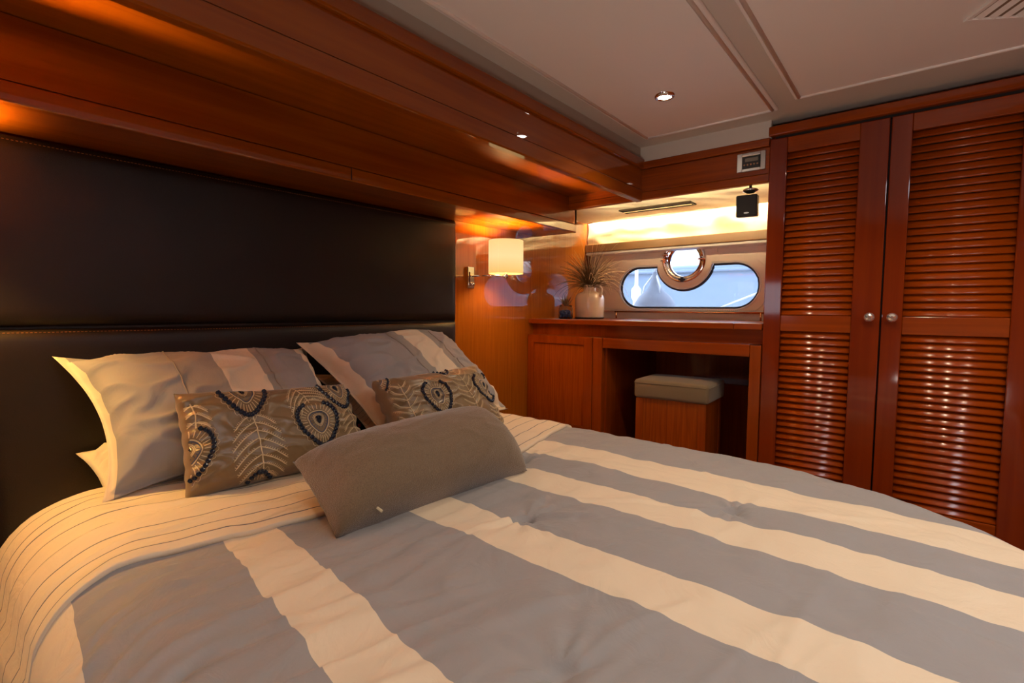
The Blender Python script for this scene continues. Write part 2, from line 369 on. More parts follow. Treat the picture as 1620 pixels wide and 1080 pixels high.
# window wall: beige liner with the long window and the porthole
YC, ZC, HH = -0.622, 1.2455, 0.1305; PY, PZ = -0.618, 1.402
Y0, Y1 = -0.201, -1.043
WP = 3.0
def stadium(off=0.0, n=24):
    h = HH+off; pts = []
    cyr, cyl = Y1+HH, Y0-HH
    for i in range(n+1):
        a = PI/2-PI*i/n; pts.append((cyl+h*math.cos(a), ZC+h*math.sin(a)))     # +y end, from top down
    for i in range(n+1):
        a = -PI/2-PI*i/n; pts.append((cyr+h*math.cos(a), ZC+h*math.sin(a)))
    return pts
def long_window(off=0.0, rc=0.172):
    """stadium with the porthole's surround bitten out of its top"""
    pts = stadium(off); rc -= off; top = ZC+HH+off
    dy = math.sqrt(rc*rc-(PZ-top)**2); a0 = math.atan2(top-PZ, -dy); a1 = math.atan2(top-PZ, dy)
    arc = []
    for i in range(25):
        a = a0+(a1-a0)*i/24; arc.append((PY+rc*math.cos(a), PZ+rc*math.sin(a)))
    return pts+arc      # ends at -y top, then arc back towards +y
def circ(cy, cz, r, n=40): return [(cy+r*math.cos(2*PI*i/n), cz+r*math.sin(2*PI*i/n)) for i in range(n)]
wr = plate('wall_right', [(0.02, 0), (0.02, 1.9), (-1.26, 1.9), (-1.26, 0)], [long_window(0.008), circ(PY, PZ, 0.112)], WP, WP+.055, M['panel']); tag(wr, kind=S)
# raised step round both windows
boss = []
st = stadium(0.052); hb = 0.195
for p in st: boss.append(p)
tp = ZC+HH+0.052
boss += [(PY-hb-.012, tp), (PY-hb, tp+.012), (PY-hb, 1.56), (PY+hb, 1.56), (PY+hb, tp+.012), (PY+hb+.012, tp)]
b2 = plate('window_surround', boss, [long_window(0.008), circ(PY, PZ, 0.112)], WP-.008, WP, M['panel'], wr)
rest = tag(box('wall_right', (WP, WP+.055, YB, -1.26, 0, 1.9), M['wz']), kind=S)
w1 = tag(empty('window_1', (WP, YC, ZC-HH)), kind=S)
def loop_tube(name, pts, x, r, m, parent, seg=8):
    pw = parent_world(parent); bm = bmesh.new()
    tube(bm, [(x-pw.x, p[0]-pw.y, p[1]-pw.z) for p in pts], r, seg, True); return link(name, bm, m, parent, True)
loop_tube('window_frame', long_window(0.006), WP-.005, 0.0065, M['white'], w1)
loop_tube('gasket', long_window(-0.004), WP+.010, 0.0075, M['gasket'], w1)
o = plate('pane', long_window(0.004), [], WP+.025, WP+.030, M['glass'], w1); o.location = -parent_world(w1)
w2 = tag(empty('window_2', (WP, PY, PZ-0.13)), kind=S)
bm = bmesh.new(); lathe(bm, [(0.092, 0.030), (0.094, -0.006), (0.100, -0.012), (0.110, -0.008), (0.112, -0.016), (0.122, -0.020), (0.132, -0.012), (0.134, 0.002)], 56, (0, 0, 0.13), 'X')
link('porthole_ring', bm, M['chrome'], w2, True)
bm = bmesh.new(); lathe(bm, [(0.0, 0.020), (0.095, 0.020)], 48, (0, 0, 0.13), 'X'); link('pane', bm, M['portglass'], w2)
for a in (-90, 178, 2, -60+120-38):
    a = math.radians(a if a != 22 else 20); cy, cz = 0.113*math.cos(a), 0.113*math.sin(a)+0.13
    bm = bxs((-0.034, -0.014, cy-.009, cy+.009, cz-.014, cz+.014), bev=0.003); tube(bm, [(-0.030, cy-.02, cz), (-0.030, cy+.02, cz)], 0.0055, 8)
    link('latch', bm, M['chrome'] if a > -1 else M['gasket'], w2)

# window-side soffit (fabric), upright fabric, pelmet
def fabric_sheet(name, f, nu, nv, m, amp=0.004, parent=None):
    bm = bmesh.new(); g = []
    for i in range(nu+1):
        row = []
        for j in range(nv+1):
            p, n_ = f(i/nu, j/nv); h = noise.noise(Vector((p[0]*5, p[1]*7, p[2]*12+3)))*amp*2+noise.noise(Vector((p[0]*14+p[1]*10, p[1]*4-p[2]*20, p[2]*9)))*amp
            row.append(bm.verts.new(Vector(p)+Vector(n_)*h))
        g.append(row)
    for i in range(nu):
        for j in range(nv): bm.faces.new((g[i][j], g[i+1][j], g[i+1][j+1], g[i][j+1]))
    return link(name, bm, m, parent, True)
so = tag(box('trim_4', (2.30, 2.99, -1.231, -0.001, 1.7045, 1.72), M['panel']), kind=S)
f1 = fabric_sheet('soffit_fabric', lambda u, v: ((2.30+0.562*v, -0.008-1.218*u, 1.698-0.030*v), (0, 0, -1)), 110, 40, M['fabric'], 0.005)
tag(f1, 'pale gold fabric lining the soffit above the window', 'lining')
f2 = fabric_sheet('wall_fabric', lambda u, v: ((2.900+0.006*v, -0.008-1.218*u, 1.668-0.146*v), (-1, 0, 0)), 160, 30, M['fabric'], 0.009)
tag(f2, 'glowing cream fabric band above the tan window pelmet', 'lining')
pe = tag(empty('window_pelmet', (2.9, -0.63, 1.46), 'tan wooden pelmet ledge running above the porthole', 'pelmet'))
box('board', (2.872, 2.99, -1.231, -0.003, 1.478, 1.528), M['pelmet'], pe, bev=0.004)
box('lower_lip', (2.884, 2.99, -1.231, -0.003, 1.462, 1.477), M['white'], pe, bev=0.004)
# slot vent in the soffit
v = tag(empty('slot_vent', (2.66, -0.58, 1.665), 'long narrow dark slot vent in the gold fabric soffit', 'vent'))
box('vent_frame', [(2.615, 2.712, -0.785, -0.375, 1.664, 1.672)], M['ventbrown'], v, bev=0.002)
box('vent_rib', [(2.660, 2.667, -0.775, -0.385, 1.6605, 1.6645)], M['keyhole'], v)
box('vent_slot', (2.628, 2.655, -0.770, -0.390, 1.6625, 1.6642), M['dark'], v)
box('vent_slot', (2.672, 2.699, -0.770, -0.390, 1.6625, 1.6642), M['dark'], v)

# ---------------------------------------------------------------- overhead woodwork
ZB = 1.622
t1 = tag(empty('trim_1', (0.5, -0.675, ZB)), kind=S)
def ex(name, prof, x0, x1, m, par, miter=0):
    o = extrude_x(name, prof, x0, x1, m, par, miter); o.location = -parent_world(par); return o
def ey(name, prof, y0, y1, m, par, miter=0):
    o = extrude_y(name, prof, y0, y1, m, par, miter); o.location = -parent_world(par); return o
def lip(y, z0, z1, out, back, t=0.0):     # rounded strip profile
    r = 0.005
    return [(y-out+t, z0+r), (y-out+t+.0015, z0+.0015), (y-out+r, z0), (y+back, z0), (y+back, z1), (y-out+r, z1), (y-out+.0015, z1-.0015), (y-out, z1-r)]
ex('lower_strip', lip(-0.675, ZB, 1.6765, 0.003, 0.025), -1.25, 2.275, M['wx'], t1)
ex('panel', [(-0.674, 1.678), (-0.655, 1.678), (-0.655, 1.775), (-0.674, 1.775)], -1.25, 2.275, M['wx'], t1)
ex('upper_strip', lip(-0.675, 1.774, 1.818, 0.014, 0.025), -1.25, 2.275, M['wx'], t1)
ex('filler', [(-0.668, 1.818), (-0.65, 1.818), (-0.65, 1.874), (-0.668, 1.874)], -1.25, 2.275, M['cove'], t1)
t2 = tag(empty('trim_2', (2.275, -0.95, 1.63)), kind=S)
def lipx(x, z0, z1, out, back): return lip(x, z0, z1, out, back)
ey('lower_strip', lipx(2.275, 1.630, 1.666, 0.003, 0.022), -0.004, -1.231, M['wy'], t2)
ey('panel', [(2.276, 1.667), (2.295, 1.667), (2.295, 1.77), (2.276, 1.77)], -0.004, -1.231, M['wy'], t2)
ey('upper_strip', lipx(2.275, 1.772, 1.806, 0.013, 0.022), -0.004, -1.231, M['wy'], t2)
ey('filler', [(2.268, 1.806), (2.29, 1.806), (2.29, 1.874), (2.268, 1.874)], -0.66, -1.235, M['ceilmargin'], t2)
# overhead locker above the headboard: recessed underside, box face and lower shelf board
t3 = tag(empty('overhead_locker', (0.5, -0.13, 1.52), 'long glossy cherry overhead locker box above the black headboard', 'locker'))
ex('front_panel', [(-0.262, 1.5665), (-0.24, 1.5665), (-0.24, 1.70), (-0.262, 1.70)], -1.25, 2.352, M['wx'], t3)
ex('lower_strip', lip(-0.264, 1.521, 1.565, 0.002, 0.02, 0.0014), -1.25, 2.345, M['wx'], t3)
ex('underside', [(-0.245, 1.521), (-0.002, 1.521), (-0.002, 1.535), (-0.245, 1.535)], -1.25, 2.345, M['wx'], t3)
box('end_panel', (2.335, 2.352, -0.262, -0.002, 1.535, 1.67), M['wz'], t3)
t5 = tag(box('trim_5', (-1.25, 2.30, -0.655, -0.002, 1.702, 1.716), M['wx']), kind=S)
t5b = box('board_joint', (0.9595, 0.9615, -0.2675, -0.2655, 1.524, 1.562), M['dark'], t3)
# led strip behind the window valance
tag(box('led_strip', (2.868, 2.888, -1.22, -0.01, 1.690, 1.694), M['led']), 'thin glowing strip light in the slot above the cream fabric band', 'light')

# ---------------------------------------------------------------- downlights
for i, (x, y) in enumerate(DOWNLIGHTS[:2] + DOWNLIGHTS[2:]):
    d = empty('downlight', (x, y, 1.855), ('chrome rimmed round downlight glowing in the beige ceiling panel', 'downlight just above the frame, mirrored in the locker strip', 'downlight over the left side of the bed, outside the frame', 'rear left downlight behind the camera', 'rear right downlight behind the camera, near the wardrobe')[i], 'light')
    bm = bmesh.new(); lathe(bm, [(0.024, 0.006), (0.025, 0.0), (0.034, 0.002), (0.036, 0.009)], 32); link('rim', bm, M['chrome'], d, True)
    bm = bmesh.new(); lathe(bm, [(0.0, 0.005), (0.025, 0.005)], 24); link('lens', bm, M['bulb'], d)

# ceiling vent, top right
cv = tag(empty('ceiling_vent', (1.792, -1.791, 1.860), 'skewed louvred air vent in the ceiling above the wardrobe doors', 'vent'))
cv.rotation_euler = (0, 0, math.atan2(-0.121, 0.075))
FL = 0.30
o = link('vent_frame', bxs((0, FL, 0, -0.012, -0.004, 0.004), (0, FL, -FL+0.012, -FL, -0.004, 0.004), (0, 0.012, -0.012, -FL+.012, -0.004, 0.004), (FL-.012, FL, -0.012, -FL+.012, -0.004, 0.004), bev=0.0015), M['ceiling'], cv)
link('backing', bxs((0.01, FL-.01, -0.01, -FL+.01, 0.001, 0.0035)), M['ventback'], cv)
sm = None
for k in range(9):
    xx = 0.026+k*0.031
    if sm is None:
        sl = link('slat', bxs((-0.008, 0.008, -0.012, -FL+.012, -0.001, 0.001)), M['ceiling'], cv); sm = sl.data
    else:
        sl = bpy.data.objects.new('slat', sm); COL.objects.link(sl); sl.parent = cv
    sl.location = (xx, 0, -0.001); sl.rotation_euler = (0, 0.45, 0)

# ---------------------------------------------------------------- headboard
hb = tag(empty('headboard', (0.915, -0.02, 0.35), 'black-brown padded leather headboard in two stitched panels', 'headboard'))
def pad(name, x0, x1, z0, z1, y, d, parent):
    bm = bmesh.new(); nx, nz = 60, 22; g = []; pw = parent_world(parent)
    def prof(t, L, r=0.035):
        e = min(t, L-t)
        return 1.0 if e >= r else math.sqrt(max(0, 1-(1-e/r)**2))
    us = [i/nx for i in range(nx+1)]; 
    def dist(n):   # denser at the edges
        return [0.5-0.5*math.cos(PI*i/n) for i in range(n+1)]
    for u in dist(nx):
        row = []
        for vv in dist(nz):
            X = x0+(x1-x0)*u; Z = z0+(z1-z0)*vv
            k = min(prof(X-x0, x1-x0), prof(Z-z0, z1-z0, 0.03))
            h = y-d*k-0.004*k*math.sin(PI*u)*math.sin(PI*vv)-0.0015*k*noise.noise(Vector((X*5, 1, Z*6)))
            row.append(bm.verts.new((X-pw.x, h-pw.y, Z-pw.z)))
        g.append(row)
    for i in range(nx):
        for j in range(nz): bm.faces.new((g[i][j], g[i+1][j], g[i+1][j+1], g[i][j+1]))
    bmesh.ops.recalc_face_normals(bm, faces=bm.faces)
    o = link(name, bm, M['leather'], parent, True)
    return o
HX0, HX1 = 0.105, 1.684
pad('upper_panel', HX0, HX1, 1.046, 1.516, -0.002, 0.026, hb)
pad('lower_panel', HX0, HX1, 0.35, 1.043, -0.002, 0.026, hb)
box('backing', (HX0+.004, HX1-.004, -0.008, -0.001, 0.35, 1.514), M['leather'], hb)
def stitches(name, p0, p1, n, parent):
    bm = bmesh.new(); pw = parent_world(parent); p0, p1 = Vector(p0)-pw, Vector(p1)-pw
    for i in range(n):
        a = p0.lerp(p1, (i+.2)/n); b = p0.lerp(p1, (i+.75)/n); tube(bm, [a, b], 0.0008, 4)
    return tag(link(name, bm, M['thread'], parent), kind='stuff')
stitches('stitching', (HX0+.01, -0.0265, 1.500), (HX1-.01, -0.0265, 1.500), 190, hb)
stitches('stitching', (HX0+.01, -0.0225, 1.033), (HX1-.01, -0.0225, 1.033), 190, hb)

# ---------------------------------------------------------------- wall sconces
def sconce(x, label):
    s = tag(empty('wall_lamp', (x, -0.16, 1.355), label, 'lamp'))
    o = link('backplate', bxs((-0.118, -0.072, 0.143, 0.160, -0.152, -0.046), bev=0.003), M['chrome'], s)
    link('plate_inset', bxs((-0.108, -0.082, 0.138, 0.144, -0.135, -0.070), bev=0.002), M['chrome'], s)
    bm = bmesh.new(); lathe(bm, [(0, -0.012), (0.008, -0.012), (0.008, 0.0), (0, 0.0)], 16, (-0.095, 0.138, -0.130), 'Y'); link('switch', bm, M['chrome'], s, True)
    bm = bmesh.new(); tube(bm, [(-0.095, 0.140, -0.092), (-0.09, 0.06, -0.092), (-0.08, 0.01, -0.092), (0.0, 0.0, -0.092)], 0.0045, 10)
    link('arm', bm, M['chrome'], s, True)
    bm = bmesh.new(); lathe(bm, [(0, -0.102), (0.010, -0.102), (0.010, -0.070), (0.006, -0.066), (0.006, -0.05), (0, -0.05)], 16); link('lamp_holder', bm, M['chrome'], s, True)
    bm = bmesh.new()
    lathe(bm, [(0.086, -0.080), (0.087, -0.078), (0.087, 0.078), (0.086, 0.080), (0.0845, 0.078), (0.0845, -0.078), (0.086, -0.080)], 64)
    bmesh.ops.scale(bm, vec=(1, 0.96, 1), verts=bm.verts)
    sh = link('lamp_shade', bm, M['shade'], s, True)
    for a in (196, 275, 330, 60):
        a = math.radians(a); bm = bmesh.new(); tube(bm, [(0.0872*math.cos(a), 0.0838*math.sin(a), -0.078), (0.0872*math.cos(a), 0.0838*math.sin(a), 0.078)], 0.0011, 5)
        link('seam', bm, M['shade'], sh)
    return s
sconce(1.880, 'cream drum-shaded chrome wall lamp on the glossy wood wall')
sconce(-0.065, 'drum-shaded wall lamp on the far side of the headboard, outside the photograph')

# ---------------------------------------------------------------- dressing counter and cabinets
CT = 1.050
ct = tag(empty('counter_top', (2.6, -0.6, 1.024), 'glossy cherry counter top below the porthole', 'counter'))
box('counter_board', (2.272, 2.99, -0.474, -0.001, 1.024, CT), M['caby'], ct, bev=0.003)
box('counter_board', (2.258, 2.99, -1.118, -0.475, 1.024, CT), M['caby'], ct, bev=0.003)
box('counter_board', (2.262, 2.99, -1.2305, -1.1195, 1.024, CT), M['caby'], ct, bev=0.003)
bc = tag(empty('bedside_cabinet', (2.5, -0.24, 0.0), 'cherry cabinet with one panelled door beside the wood wall', 'cabinet'))
box('body', [(2.284, 2.92, -0.485, -0.003, 0.0, 0.962), (2.312, 2.92, -0.485, -0.003, 0.962, 1.024)], M['cab'], bc)
d = box('door', [(2.262, 2.282, -0.045, -0.004, 0.30, 0.960), (2.262, 2.282, -0.427, -0.375, 0.30, 0.960), (2.262, 2.282, -0.375, -0.045, 0.918, 0.960), (2.262, 2.282, -0.375, -0.045, 0.30, 0.485)], M['cab'], bc, bev=0.0012)
box('door_panel', (2.270, 2.280, -0.374, -0.046, 0.486, 0.917), M['veneer'], d)
box('corner_post', (2.262, 2.284, -0.484, -0.431, 0.10, 0.960), M['cab'], bc, bev=0.0015)
dk = tag(empty('dressing_desk', (2.5, -0.85, 0.0), 'cherry kneehole dressing desk with the tweed stool tucked in', 'desk'))
box('apron', (2.262, 2.285, -1.186, -0.487, 0.909, 0.960), M['caby'], dk, bev=0.0015)
box('upper_band', (2.305, 2.32, -1.2305, -0.486, 0.960, 1.024), M['caby'], dk)
box('desk_box', (2.286, 2.91, -1.186, -0.487, 0.925, 0.960), M['cab'], dk)
box('side_panel', (2.29, 2.91, -0.500, -0.487, 0.0, 0.924), M['cab'], dk)
box('side_panel', (2.29, 2.91, -1.20, -1.188, 0.0, 0.924), M['cab'], dk)
box('back_panel', (2.90, 2.92, -1.187, -0.501, 0.0, 0.924), M['cab'], dk)
box('hull_step', (2.66, 2.90, -1.187, -0.74, 0.0, 0.73), M['wz'], dk, bev=0.004)
box('end_post', (2.262, 2.30, -1.2305, -1.1875, 0.10, 0.958), M['cab'], dk, bev=0.0015)
# fiddle rail and sill
rl = tag(empty('fiddle_rail', (2.93, -0.63, 1.05), 'slim brass rail with end post along the counter by the window', 'rail'))
def T(name, pts, r, m, parent, seg=10):
    pw = parent_world(parent); bm = bmesh.new(); tube(bm, [Vector(p)-pw for p in pts], r, seg); return link(name, bm, m, parent, True)
T('rail', [(2.93, -0.20, 1.093), (2.93, -1.230, 1.093)], 0.0045, M['gold'], rl)
T('post', [(2.93, -1.07, 1.05), (2.93, -1.07, 1.093)], 0.005, M['gold'], rl)
T('post', [(2.93, -0.21, 1.05), (2.93, -0.21, 1.093)], 0.005, M['gold'], rl)
sl = tag(empty('window_sill', (2.9, -0.63, 1.10), 'white beaded sill ledge directly under the long window', 'sill'))
box('ledge', (2.965, 2.990, -1.228, -0.06, 1.099, 1.105), M['white'], sl, bev=0.002)
bm = bmesh.new()
for k in range(110):
    bmesh.ops.create_icosphere(bm, subdivisions=1, radius=0.0028, matrix=Matrix.Translation((2.967-2.9, -1.225+k*0.0102+0.63, 1.107-1.10)))
tag(link('beading', bm, M['brushed'], sl, True), kind='stuff')

# stool
stl = tag(empty('stool', (2.335, -0.86, 0.0), 'square wooden stool with a tweed cushion top under the desk', 'stool'))
stl.rotation_euler = (0, 0, math.radians(3))
link('body', bxs((-0.122, 0.132, -0.160, 0.158, 0.0, 0.690)), M['veneer'], stl)
for sx, sy in ((-1, -1), (-1, 1), (1, -1), (1, 1)):
    a = -0.126 if sx < 0 else 0.100; b_ = -0.163 if sy < 0 else 0.125
    link('corner_post', bxs((a, a+0.036, b_, b_+0.036, 0.0, 0.690), bev=0.002), M['cab'], stl)
bm = bxs((-0.136, 0.142, -0.175, 0.170, 0.690, 0.777), bev=0.016, seg=4)
bmesh.ops.subdivide_edges(bm, edges=[e for e in bm.edges if e.calc_length() > 0.1], cuts=8, use_grid_fill=True)
for v_ in bm.verts:
    if v_.co.z > 0.75: v_.co.z += 0.007*math.cos(v_.co.x/0.14*1.5)*math.cos(v_.co.y/0.175*1.5)
cu_ = link('cushion', bm, M['tweed'], stl, True)
bm = bmesh.new(); zz = 0.762; tube(bm, [(-0.136, -0.162, zz), (-0.124, -0.1755, zz), (0.13, -0.1755, zz), (0.1425, -0.16, zz), (0.1425, 0.157, zz), (0.13, 0.1705, zz), (-0.124, 0.1705, zz), (-0.1365, 0.157, zz)], 0.0018, 6, True)
link('piping', bm, M['tweed'], cu_, True)

# ---------------------------------------------------------------- wardrobe
wd = tag(empty('wardrobe', (2.6, -1.7, 0.0), 'tall two-door louvred cherry wardrobe right of the dressing desk', 'wardrobe'))
WX = 2.275
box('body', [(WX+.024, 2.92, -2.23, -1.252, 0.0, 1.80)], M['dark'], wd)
box('side_panel', (WX+.002, 2.92, -1.2515, -1.2320, 0.0, 1.80), M['door'], wd)
box('cornice', (WX-.016, 2.90, -2.40, -1.228, 1.808, 1.846), M['caby'], wd, bev=0.005, seg=3)
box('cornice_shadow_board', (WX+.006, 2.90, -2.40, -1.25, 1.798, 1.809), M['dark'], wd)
box('plinth', (WX+.01, 2.90, -2.40, -1.245, 0.0, 0.10), M['door'], wd)
# z levels of the door rails
def door(y1, y0, s1, s0, knoby):
    """y1 > y0 door edges; s1, s0: widths of the left and right stiles"""
    dy = (y0+y1)/2
    d = box('door', [(WX-.004, WX+.022, y1-s1, y1, 0.115, 1.797), (WX-.004, WX+.022, y0, y0+s0, 0.115, 1.797)], M['door'], wd, bev=0.003, seg=2)
    a, b_ = y0+s0, y1-s1
    for (z0, z1) in ((1.737, 1.797), (1.022, 1.086), (0.115, 0.395)):
        box('rail', (WX, WX+.020, a, b_, z0, z1), M['caby'], d, bev=0.002)
    bm = bmesh.new(); c, s_ = math.cos(math.radians(56)), math.sin(math.radians(56))
    # one louvre: a rounded lath, top edge tilted back into the door
    L = 0.0108; t = 0.0042; prof = []
    for k in range(7):
        q = -PI/2+PI*k/6; prof.append((L+t*math.cos(q), t*math.sin(q)))
    for k in range(7):
        q = PI/2+PI*k/6; prof.append((-L+t*math.cos(q), t*math.sin(q)))
    pr2 = [(p*c-q*s_, p*s_+q*c) for p, q in prof]
    A = [bm.verts.new((x, a+.0002, z)) for x, z in pr2]; B = [bm.verts.new((x, b_-.0002, z)) for x, z in pr2]
    n = len(prof)
    for i in range(n): bm.faces.new((A[i], A[(i+1) % n], B[(i+1) % n], B[i]))
    bm.faces.new(A); bm.faces.new(B[::-1]); bmesh.ops.recalc_face_normals(bm, faces=bm.faces)
    first = None
    for (z0, z1, nn) in ((1.087, 1.736, 25), (0.396, 1.021, 24)):
        for k in range(nn):
            zc = z0+(z1-z0)*(k+0.5)/nn
            if first is None:
                first = link('slat', bm, M['slat'], d)
                for f in first.data.polygons: f.use_smooth = len(f.vertices) == 4
                o = first
            else:
                o = bpy.data.objects.new('slat', first.data); COL.objects.link(o); o.parent = d
            o.location = (WX+.013-wd.location.x, -wd.location.y, zc)
            o.rotation_euler = (0, random.uniform(-.03, .03), 0)
    kb = bmesh.new(); lathe(kb, [(0, 0.0), (0.007, 0.0), (0.006, -0.008), (0.012, -0.014), (0.0165, -0.018), (0.0165, -0.022), (0.012, -0.027), (0.005, -0.030), (0, -0.030)], 12, (WX-.004-wd.location.x, knoby-wd.location.y, 1.083), 'X')
    link('knob', kb, M['crystal'], d)
    return d
door(-1.2325, -1.6235, 0.064, 0.088, -1.593)
door(-1.6285, -2.050, 0.060, 0.085, -1.660)
box('end_post', (WX-.004, WX+.03, -2.40, -2.054, 0.0, 1.797), M['door'], wd, bev=0.003)
tag(box('wall_side', (WX+.01, 2.93, YB, -2.405, 0, 1.9), M['wz']), kind=S)

# ---------------------------------------------------------------- display and speaker
dp = tag(empty('control_panel', (2.270, -1.163, 1.722), 'steel-framed digital control panel on the wooden valance', 'control panel'))
def L(name, b, m, p, bev=0.0, seg=2): return link(name, bxs(b, bev=bev, seg=seg), m, p)
link('frame', bxs((-0.004, 0.006, -0.055, -0.036, -0.038, 0.038), (-0.004, 0.006, 0.034, 0.055, -0.038, 0.038), (-0.004, 0.006, -0.036, 0.034, -0.038, -0.026), (-0.004, 0.006, -0.036, 0.034, 0.028, 0.038), bev=0.0015), M['brushed'], dp)
fp = L('face_plate', (-0.007, 0.004, -0.036, 0.034, -0.026, 0.026), M['black'], dp, 0.002)
L('lcd_screen', (-0.0085, -0.0068, -0.028, 0.022, 0.000, 0.015), M['lcd'], dp, 0.0005)
L('top_flap', (-0.010, -0.004, -0.036, 0.034, 0.022, 0.029), M['chrome'], dp, 0.001)
for k in range(5):
    bm = bmesh.new(); lathe(bm, [(0.0, -0.002), (0.0032, -0.002), (0.0036, 0.0), (0.0036, 0.001)], 10, (-0.0078, 0.024-k*0.0125, -0.012), 'X'); link('button', bm, M['button'], dp)
spk = tag(empty('speaker', (2.305, -1.145, 1.50), 'small black cube speaker hanging from the valance on a domed mount', 'speaker'))
sb = L('cabinet', (-0.028, 0.032, -0.042, 0.040, 0.002, 0.092), M['black'], spk, 0.006, 3); sb.rotation_euler = (0, math.radians(-6), math.radians(7))
g_ = L('grille', (-0.031, -0.026, -0.038, 0.036, 0.006, 0.088), M['blackcone'], sb, 0.002)
bm = bmesh.new(); lathe(bm, [(0, -0.001), (0.004, 0.0), (0.0, 0.001)], 12, (-0.033, -0.002, 0.018), 'X'); bmesh.ops.scale(bm, vec=(1, 2.6, 0.8), verts=bm.verts, space=Matrix.Translation((0.033, 0.002, -0.018))); link('badge', bm, M['white'], sb)
bm = bmesh.new(); lathe(bm, [(0, 0.098), (0.012, 0.099), (0.030, 0.108), (0.033, 0.112), (0.028, 0.117), (0.010, 0.124), (0, 0.124)], 28, (0, -0.01, 0.0)); link('mount_dome', bm, M['chrome'], spk, True)
T('mount_stem', [(2.305, -1.155, 1.62), (2.305, -1.155, 1.666)], 0.006, M['black'], spk)

# ---------------------------------------------------------------- vase, grass, jar, succulent
VX, VY = 2.64, -0.182
va = tag(empty('vase', (VX, VY, CT), 'cream glazed ceramic jug with loop handle on the counter', 'vase')); va.scale = (1.04, 1.04, 1.04)
pf = [(0.060, 0.0), (0.074, 0.002), (0.079, 0.010), (0.081, 0.05), (0.082, 0.105), (0.080, 0.122), (0.074, 0.137), (0.060, 0.148), (0.043, 0.154), (0.037, 0.160), (0.035, 0.168), (0.035, 0.184), (0.038, 0.191), (0.035, 0.194), (0.030, 0.191), (0.028, 0.165), (0.040, 0.150)]
bm = bmesh.new(); lathe(bm, pf, 48); bm.verts.ensure_lookup_table()
for v_ in bm.verts:
    if v_.co.z < 0.15 and abs(v_.co.x)+abs(v_.co.y) > 0.02:   # soft-square plan
        a = math.atan2(v_.co.y, v_.co.x); k = 1+0.045*(math.cos(4*a)*-1)
        v_.co.x *= k; v_.co.y *= k
link('body', bm, M['ceramic'], va, True)
bm = bmesh.new()
lathe(bm, [(0.0, 0.0005), (0.0785, 0.0005), (0.0842, 0.006), (0.0846, 0.0075)], 48)
for i, v_ in enumerate(bm.verts):
    a = math.atan2(v_.co.y, v_.co.x); k = 1-0.045*math.cos(4*a)
    v_.co.x *= k; v_.co.y *= k
    if v_.co.z > 0.007: v_.co.z += 0.002*math.sin(a*17)+0.0015*math.sin(a*31)
link('bare_clay_foot', bm, M['ceramicdark'], va, True)
bm = bmesh.new(); tube(bm, [(-0.004, -0.030, 0.183), (-0.006, -0.052, 0.190), (-0.008, -0.072, 0.187), (-0.009, -0.081, 0.172), (-0.009, -0.080, 0.145), (-0.008, -0.074, 0.125)], 0.0078, 12); link('handle', bm, M['ceramic'], va, True)
def blades(n, base, spread, hmin, hmax, r, curl, rnd, az=None, azw=PI):
    bm = bmesh.new()
    for i in range(n):
        a = rnd.uniform(0, 2*PI) if az is None else rnd.gauss(az, azw)
        t0 = min(1.25, abs(rnd.gauss(0, spread))); H = rnd.uniform(hmin, hmax); cl_ = rnd.uniform(0, curl)
        pts = []; p = Vector(base)+Vector((rnd.uniform(-.012, .012), rnd.uniform(-.012, .012), 0)); th = t0*0.6
        for k in range(9):
            pts.append(p.copy()); th += (t0*0.10+cl_*0.28)
            st_ = H/8; p = p+Vector((math.sin(th)*math.cos(a), math.sin(th)*math.sin(a), math.cos(th)))*st_
            a += rnd.uniform(-.08, .08)
        tube(bm, pts, r, 4, taper=0.25)
    return bm
rnd = random.Random(3)
dg = tag(empty('dried_grass', (VX, VY, CT+.15), 'bushy bunch of wispy dried brown grass standing in the ceramic jug', 'dried plant'))
tag(link('grass_tuft', blades(440, (0, 0, 0.02), 0.75, 0.12, 0.25, 0.0015, 0.42, rnd), M['grass'], dg), kind='stuff')
tag(link('grass_tuft', blades(26, (0, 0, 0.02), 0.4, 0.22, 0.36, 0.0009, 0.3, rnd), M['palegrass'], dg), kind='stuff')
tag(link('curling_pale_blades', blades(46, (0, -0.016, 0.05), 0.75, 0.16, 0.28, 0.0019, 0.85, rnd, -PI/2, 0.5), M['palegrass'], dg), 'curling pale straw blades bending towards the window', kind='stuff')
JX, JY = 2.46, -0.130
ja = tag(empty('glass_jar', (JX, JY, CT), 'small glass jar of blue stones between the jug and the wall', 'jar'))
bm = bmesh.new(); lathe(bm, [(0.0, 0.0), (0.036, 0.0), (0.041, 0.004), (0.042, 0.05), (0.040, 0.062), (0.036, 0.068), (0.037, 0.076), (0.0355, 0.077), (0.034, 0.068), (0.038, 0.060), (0.040, 0.05), (0.039, 0.006), (0.0, 0.004)], 36); link('glass', bm, M['jar'], ja, True)
rs = random.Random(5); bm = bmesh.new()
for i in range(150):
    a = rs.uniform(0, 2*PI); rr = 0.033*math.sqrt(rs.uniform(0.15, 1)); zz = rs.uniform(0.009, 0.048)
    bmesh.ops.create_icosphere(bm, subdivisions=1, radius=rs.uniform(0.004, 0.0062), matrix=Matrix.Translation((rr*math.cos(a), rr*math.sin(a), zz)))
tag(link('blue_stones', bm, M['stones'], ja), 'blue glass stones filling the jar', kind='stuff')
su = tag(empty('succulent', (JX, JY, CT+.058), 'spiky olive succulent planted in the small jar of blue stones', 'plant'))
